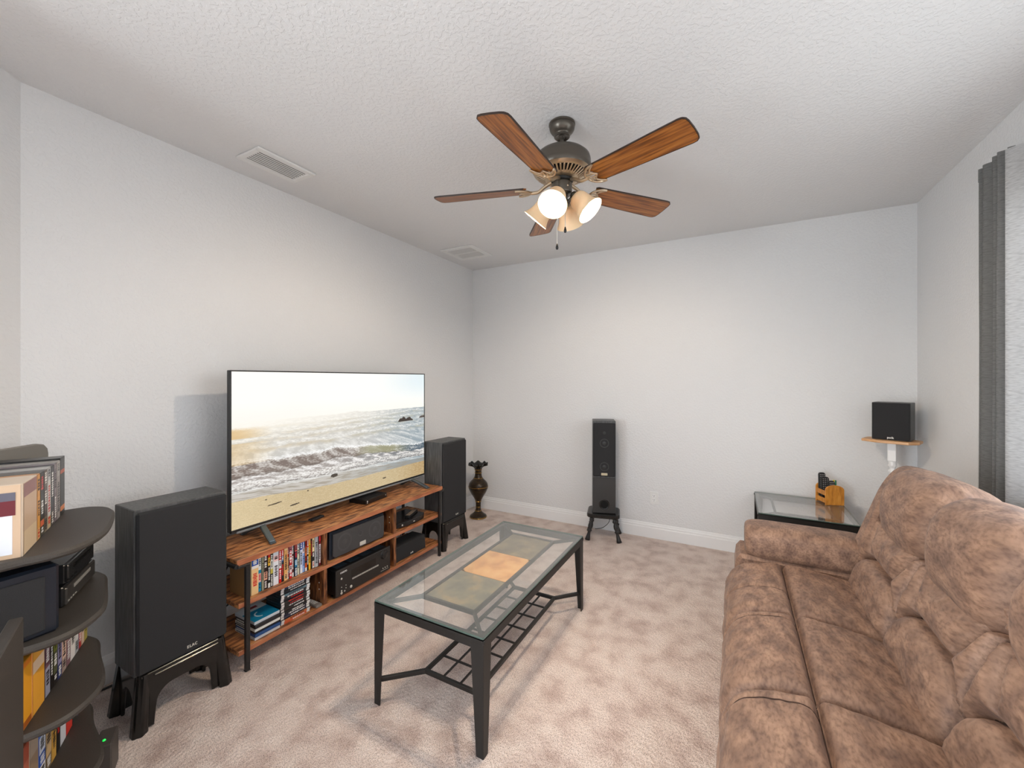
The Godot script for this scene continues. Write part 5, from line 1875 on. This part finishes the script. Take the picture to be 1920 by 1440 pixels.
	for q in [Vector2(0.037, 0.51), Vector2(0.046, 0.532), Vector2(0.066, 0.552), Vector2(0.09, 0.566), Vector2(0.104, 0.572), Vector2(0.101, 0.576), Vector2(0.088, 0.571), Vector2(0.06, 0.556), Vector2(0.035, 0.52)]:
		var row := []
		for k in 72:
			var a := TAU * k / 72.0
			var amp := smoothstep(0.04, 0.1, q.x)
			row.append(Vector3((q.x + 0.006 * amp * cos(8 * a + 1.0)) * cos(a), q.y + 0.013 * amp * sin(8 * a), (q.x + 0.006 * amp * cos(8 * a + 1.0)) * sin(a)))
		P.append(row)
	mb.grid(P, false, true, false)
	part("frilled_rim", mb, M.black_gloss, va)
	var brass := mat(srgb(190, 146, 74), 0.25, 0.85)
	for q in [[0.0385, 0.512, 0.003], [0.0375, 0.478, 0.003], [0.0475, 0.421, 0.003], [0.1045, 0.33, 0.002], [0.0315, 0.172, 0.003], [0.0275, 0.115, 0.0025], [0.033, 0.073, 0.004], [0.0895, 0.008, 0.004]]:
		mb = MB.new()
		var pr := []
		for k in 9:
			var a := TAU * k / 8.0
			pr.append(Vector2(q[0] + q[2] * cos(a), q[1] + q[2] * sin(a)))
		mb.lathe(pr, 36)
		part("brass_band", mb, brass, va)


# ---------------------------------------------------------------- bookcase at the left edge
func bookcase() -> void:
	var s := thing("bookcase", "dark curved media bookcase with rounded shelves at the left edge by the speaker", "bookcase")
	var rim := [Vector2(-1.55, 0.02), Vector2(-1.70, -0.12), Vector2(-1.80, -0.27), Vector2(-1.812, -0.35), Vector2(-1.80, -0.42), Vector2(-1.815, -0.482), Vector2(-1.88, -0.555), Vector2(-1.965, -0.603), Vector2(-2.10, -0.656), Vector2(-2.20, -0.685), Vector2(-2.27, -0.684), Vector2(-2.325, -0.655), Vector2(-2.35, -0.61), Vector2(-2.375, -0.50)]
	var sm := catmull(rim, 5)
	for k in 4:
		var y: float = [0.95, 0.69, 0.435, 0.185][k]
		var pv := PackedVector2Array()
		for q in sm:
			var v: Vector2 = q
			# lower shelves stop a little shorter at the tip
			v += Vector2(-0.008, 0.018) * k * smoothstep(-1.85, -2.15, v.x)
			pv.append(v)
		pv.append_array(PackedVector2Array([Vector2(-2.40, -0.40), Vector2(-2.20, -0.17), Vector2(-1.98, 0.06)]))
		var m := MB.new()
		m.prism(pv, 0.024, xf3(Vector3(0, y - 0.024, 0), Vector3.RIGHT, Vector3.BACK, Vector3.UP), 0.008)
		part("shelf", m, M.shelf_board, s)
	var d := Vector3(0.64, 0, 0.768).normalized()
	var pn := PackedVector2Array([Vector2(0, 0), Vector2(0.7, 0), Vector2(0.7, 1.207), Vector2(0.05, 1.207), Vector2(0.02, 1.2), Vector2(0.004, 1.182), Vector2(0, 1.16)])
	var m := MB.new()
	m.prism(pn, 0.02, xf3(Vector3(-2.545, 0, -0.588), d, Vector3.UP, Vector3(-d.z, 0, d.x)), 0.004)
	part("back_panel", m, mat(srgb(122, 118, 112), 0.6), s)
	# end panel standing in front of the shelves
	var e := Vector3(0.936, 0, 0.352)
	m = MB.new()
	m.prism(PackedVector2Array([Vector2(0, 0), Vector2(0.5, 0), Vector2(0.5, 0.818), Vector2(0, 0.818)]), 0.028, xf3(Vector3(-1.722, 0, -0.35), e, Vector3.UP, Vector3(-e.z, 0, e.x)), 0.003)
	part("end_panel", m, M.shelf_board, s)
	m = MB.new()
	m.box(Vector3(-2.03, 0.08, -0.48), Vector3(0.3, 0.16, 0.12), 0.004, Basis(Vector3.UP, -0.45))
	part("plinth", m, M.shelf_board, s)

	# row direction (away from the camera) and outward direction
	var rows := [
		[0.95, Vector3(-1.838, 0, -0.372), Vector3(-2.318, 0, -0.577), [
			["thick box set with white picture cover and dark red band, nearest on the bookcase top", 0.142, 0.215, srgb(206, 186, 164), [[1.2, srgb(150, 104, 100)], [3, srgb(206, 176, 146)], [2, srgb(222, 196, 160)]], 0.15],
			["orange spined case beside the thick box set on the bookcase top", 0.034, 0.214, srgb(176, 120, 60), [[2, srgb(214, 150, 70)], [3, srgb(226, 160, 76)], [1, srgb(232, 190, 130)]], 0.17],
			["dark case with an orange dot, right of the orange spine on the bookcase top", 0.046, 0.214, srgb(44, 44, 42), [[2, srgb(40, 44, 40)], [2, srgb(56, 58, 50)], [0.5, srgb(214, 104, 62)], [0.8, srgb(60, 60, 50)]], 0.17],
			["speckled grey case on the bookcase top", 0.04, 0.212, srgb(70, 60, 56), [[1, srgb(110, 96, 86)], [2, srgb(84, 72, 66)], [1, srgb(130, 116, 96)]], 0.17],
			["white and silver case on the bookcase top", 0.046, 0.214, srgb(160, 158, 156), [[1, srgb(186, 186, 186)], [3, srgb(214, 210, 204)], [1, srgb(204, 178, 136)]], 0.17],
			["black case between the silver and the mauve ones on the bookcase top", 0.042, 0.212, srgb(38, 36, 38), [[3, srgb(44, 42, 44)], [1, srgb(80, 70, 66)]], 0.17],
			["mauve grey case on the bookcase top", 0.04, 0.214, srgb(96, 86, 90), [[2, srgb(136, 122, 126)], [2, srgb(116, 100, 104)]], 0.17],
			["pale grey case second from the far end of the bookcase top", 0.05, 0.216, srgb(150, 146, 142), [[1, srgb(176, 170, 164)], [3, srgb(160, 150, 146)]], 0.17],
			["black case with orange marks at the far end of the bookcase top", 0.075, 0.222, srgb(30, 30, 30), [[1.2, srgb(36, 36, 36)], [0.4, srgb(186, 80, 40)], [3.4, srgb(34, 34, 34)], [0.5, srgb(222, 124, 44)], [0.4, srgb(40, 40, 38)]], 0.17],
		]],
		[0.435, Vector3(-1.82, 0, -0.362), Vector3(-2.285, 0, -0.632), [
			["wide amber box set at the near end of the bookcase middle row", 0.075, 0.2, srgb(206, 140, 40), [[0.4, srgb(226, 130, 40)], [4, srgb(230, 160, 40)], [0.5, srgb(170, 90, 30)]], 0.135],
			["orange and peach box set beside the amber one on the bookcase", 0.085, 0.2, srgb(222, 150, 80), [[1, srgb(236, 170, 70)], [1.2, srgb(240, 210, 176)], [3, srgb(236, 168, 58)], [1, srgb(240, 170, 60)]], 0.135],
			["mauve and grey case right of the orange sets in the bookcase", 0.04, 0.19, srgb(70, 60, 70), [[2, srgb(120, 84, 92)], [2, srgb(160, 160, 176)]], 0.135],
			["black case beside the olive one in the bookcase middle row", 0.022, 0.19, srgb(30, 30, 30), [[1, srgb(34, 33, 32)]], 0.135],
			["olive green and black case in the bookcase middle row", 0.034, 0.19, srgb(44, 46, 36), [[1, srgb(70, 76, 40)], [1, srgb(136, 140, 60)], [2, srgb(90, 92, 66)], [1, srgb(40, 38, 34)]], 0.135],
			["lavender and navy case in the bookcase middle row", 0.036, 0.19, srgb(60, 62, 96), [[1.4, srgb(110, 104, 136)], [2, srgb(150, 144, 178)], [1.2, srgb(54, 66, 116)]], 0.135],
			["peach topped case in the bookcase middle row", 0.038, 0.19, srgb(160, 130, 116), [[3, srgb(230, 196, 176)], [1, srgb(170, 150, 140)]], 0.135],
			["dusty pink and purple case in the bookcase middle row", 0.038, 0.19, srgb(120, 90, 96), [[1, srgb(96, 76, 96)], [1, srgb(206, 160, 140)], [2, srgb(140, 104, 110)]], 0.135],
			["bright white case in the bookcase middle row", 0.042, 0.19, srgb(226, 222, 216), [[1, srgb(238, 232, 226)]], 0.135],
			["off white case with a grey foot in the bookcase middle row", 0.034, 0.19, srgb(206, 204, 202), [[3, srgb(228, 224, 220)], [1, srgb(184, 186, 186)]], 0.135],
			["blue topped red case in the bookcase middle row", 0.028, 0.19, srgb(60, 70, 130), [[2.6, srgb(66, 84, 156)], [1.4, srgb(196, 70, 66)]], 0.135],
			["peach case next to the gold one in the bookcase middle row", 0.03, 0.19, srgb(214, 180, 156), [[1, srgb(232, 200, 176)]], 0.135],
			["gold case at the far end of the bookcase middle row", 0.034, 0.185, srgb(190, 170, 80), [[1, srgb(206, 184, 92)], [3, srgb(190, 172, 84)]], 0.135],
		]],
		[0.185, Vector3(-1.82, 0, -0.362), Vector3(-2.28, 0, -0.625), [
			["rust red box set at the near end of the bookcase lower row", 0.06, 0.2, srgb(160, 84, 56), [[1, srgb(170, 76, 52)], [3, srgb(190, 104, 78)]], 0.135],
			["wide beige flowered box set in the bookcase lower row", 0.062, 0.2, srgb(170, 150, 126), [[1, srgb(178, 160, 140)], [1, srgb(160, 136, 110)], [1, srgb(186, 172, 150)]], 0.135],
			["royal blue and white case in the bookcase lower row", 0.05, 0.19, srgb(60, 96, 176), [[1, srgb(96, 136, 206)], [1.4, srgb(222, 228, 240)], [1, srgb(52, 92, 180)], [1.4, srgb(232, 228, 226)]], 0.135],
			["patterned beige and brown case in the bookcase lower row", 0.046, 0.19, srgb(110, 96, 76), [[1, srgb(130, 120, 96)], [2, srgb(206, 176, 130)], [1, srgb(130, 110, 84)]], 0.135],
			["mustard yellow case in the bookcase lower row", 0.038, 0.19, srgb(196, 150, 70), [[1, srgb(222, 172, 80)]], 0.135],
			["black case between the yellow and white ones in the bookcase lower row", 0.034, 0.19, srgb(32, 32, 32), [[1, srgb(38, 37, 37)]], 0.135],
			["white case left of the scarlet one in the bookcase lower row", 0.05, 0.19, srgb(206, 208, 214), [[1, srgb(222, 224, 230)]], 0.135],
			["scarlet case in the bookcase lower row", 0.06, 0.19, srgb(200, 60, 50), [[1, srgb(226, 66, 54)]], 0.135],
			["grey black case right of the scarlet one in the bookcase lower row", 0.05, 0.19, srgb(46, 48, 46), [[1, srgb(58, 60, 58)]], 0.135],
			["blue and orange case in the bookcase lower row", 0.04, 0.185, srgb(120, 140, 180), [[2.4, srgb(140, 160, 206)], [0.8, srgb(222, 110, 66)]], 0.135],
			["beige case at the far end of the bookcase lower row", 0.045, 0.185, srgb(190, 170, 140), [[1, srgb(206, 188, 160)]], 0.135],
		]],
	]
	for r in rows.size():
		var y: float = rows[r][0]
		var p0: Vector3 = rows[r][1]
		var p1: Vector3 = rows[r][2]
		var u := (p1 - p0).normalized()
		var n := Vector3.UP.cross(u).normalized() * -1.0
		if n.x < 0.0:
			n = -n
		var total := 0.0
		for q in rows[r][3]:
			total += q[1]
		var f := p0.distance_to(p1) / total
		var at := 0.0
		for k in rows[r][3].size():
			var q: Array = rows[r][3][k]
			var w: float = q[1] * f
			var base := p0 + u * (at + w / 2) + Vector3(0, y, 0)
			var o := case_thing("box_set" if q[0].contains("box set") else "dvd_case", q[0], "box set" if q[0].contains("box set") else "dvd case", ["cases on top of the bookcase", "cases in the middle row of the bookcase", "cases in the lower row of the bookcase"][r], Vector3(w - 0.0012, q[2], q[5]), Transform3D(Basis(u, Vector3.UP, n), base), q[3], q[4], 100 + r * 20 + k, q[1] < 0.055)
			if r == 0 and k == 0:
				# picture cover on the side facing the room
				var cm := MB.new()
				var xx := -w / 2 - 0.0006
				var nrm := Vector3.LEFT
				var quads := [[-0.148, -0.004, 0.0, 0.213, srgb(206, 176, 146)], [-0.14, -0.02, 0.012, 0.125, srgb(226, 228, 234)], [-0.14, -0.014, 0.125, 0.168, srgb(104, 28, 34)], [-0.14, -0.014, 0.168, 0.192, srgb(96, 92, 104)]]
				for g in quads.size():
					var h: Array = quads[g]
					cm.col = (h[4] as Color).srgb_to_linear()
					var xo := xx - 0.0003 * g
					cm.face([Vector3(xo, h[2], h[0]), Vector3(xo, h[2], h[1]), Vector3(xo, h[3], h[1]), Vector3(xo, h[3], h[0])], nrm)
				cm.col = srgb(150, 160, 176).srgb_to_linear()
				var cc := Vector3(xx - 0.0014, 0.07, -0.09)
				for g in 12:
					var a0 := TAU * g / 12.0
					var a1 := TAU * (g + 1) / 12.0
					cm.face([cc, cc + Vector3(0, sin(a0) * 0.03, cos(a0) * 0.022), cc + Vector3(0, sin(a1) * 0.03, cos(a1) * 0.022)], nrm)
				part("picture_cover", cm, M.print, o)
			at += w

	# electronics on the second shelf
	var u2 := Vector3(-0.857, 0, -0.514).normalized()
	var n2 := Vector3(0.514, 0, -0.857).normalized()
	var c := thing("center_speaker", "large black speaker with recessed cloth front under the top of the bookcase", "speaker")
	c.transform = Transform3D(Basis(Vector3.UP, 0.06), Vector3(-1.85, 0.69, -0.45))
	m = MB.new()
	m.box(Vector3(-0.1, 0.105, 0.15), Vector3(0.2, 0.21, 0.3), 0.008)
	part("cabinet", m, mat(srgb(24, 30, 40), 0.3), c)
	m = MB.new()
	m.box(Vector3(0.002, 0.1, 0.155), Vector3(0.008, 0.165, 0.245), 0.003)
	part("grille", m, M.grille, c)
	for k in 2:
		var pl := thing("disc_player", ["silver edged black player lower on the second shelf of the bookcase", "black player stacked on top in the bookcase beside the large speaker"][k], "disc player")
		pl.transform = Transform3D(Basis(u2, Vector3.UP, n2), Vector3(-2.125, 0.69, -0.575) + Vector3(0, 0.072 * k, 0))
		m = MB.new()
		m.box(Vector3(0, 0.036, -0.11), Vector3(0.27 - 0.03 * k, 0.068, 0.2), 0.004)
		part("case", m, mat(srgb(30, 30, 31), 0.3), pl)
		m = MB.new()
		m.box(Vector3(0, 0.036, -0.008), Vector3(0.265 - 0.03 * k, 0.06, 0.014), 0.004)
		part("front_panel", m, mat(srgb(58, 55, 52), 0.3) if k == 0 else mat(srgb(36, 36, 36), 0.25), pl)
		m = MB.new()
		m.box(Vector3(0.0, 0.05, 0.0), Vector3(0.15, 0.012, 0.003), 0.001)
		for j in 4:
			m.box(Vector3(-0.12 + 0.02 * j, 0.018, 0.0), Vector3(0.012, 0.005, 0.003), 0.001)
		part("controls", m, mat(srgb(176, 172, 164), 0.3, 0.4) if k == 0 else M.black_gloss, pl)
	# small powered box with a green light at the foot
	var bx := thing("power_unit", "small dark box with a green light on the floor beside the bookcase", "power unit")
	m = MB.new()
	m.box(Vector3(-2.065, 0.0675, -0.622), Vector3(0.10, 0.135, 0.05), 0.004, Basis(Vector3.UP, -0.5))
	part("case", m, mat(srgb(70, 64, 60), 0.5), bx)
	m = MB.new()
	var gl := mat(srgb(40, 200, 90), 0.3)
	gl.emission_enabled = true
	gl.emission = Color(0.1, 0.9, 0.3)
	gl.emission_energy_multiplier = 1.2
	m.lathe([Vector2(0.005, 0), Vector2(0.004, 0.003), Vector2(0, 0.004)], 10, Transform3D(Basis.IDENTITY, Vector3(-2.05, 0.135, -0.612)))
	part("indicator_light", m, gl, bx)
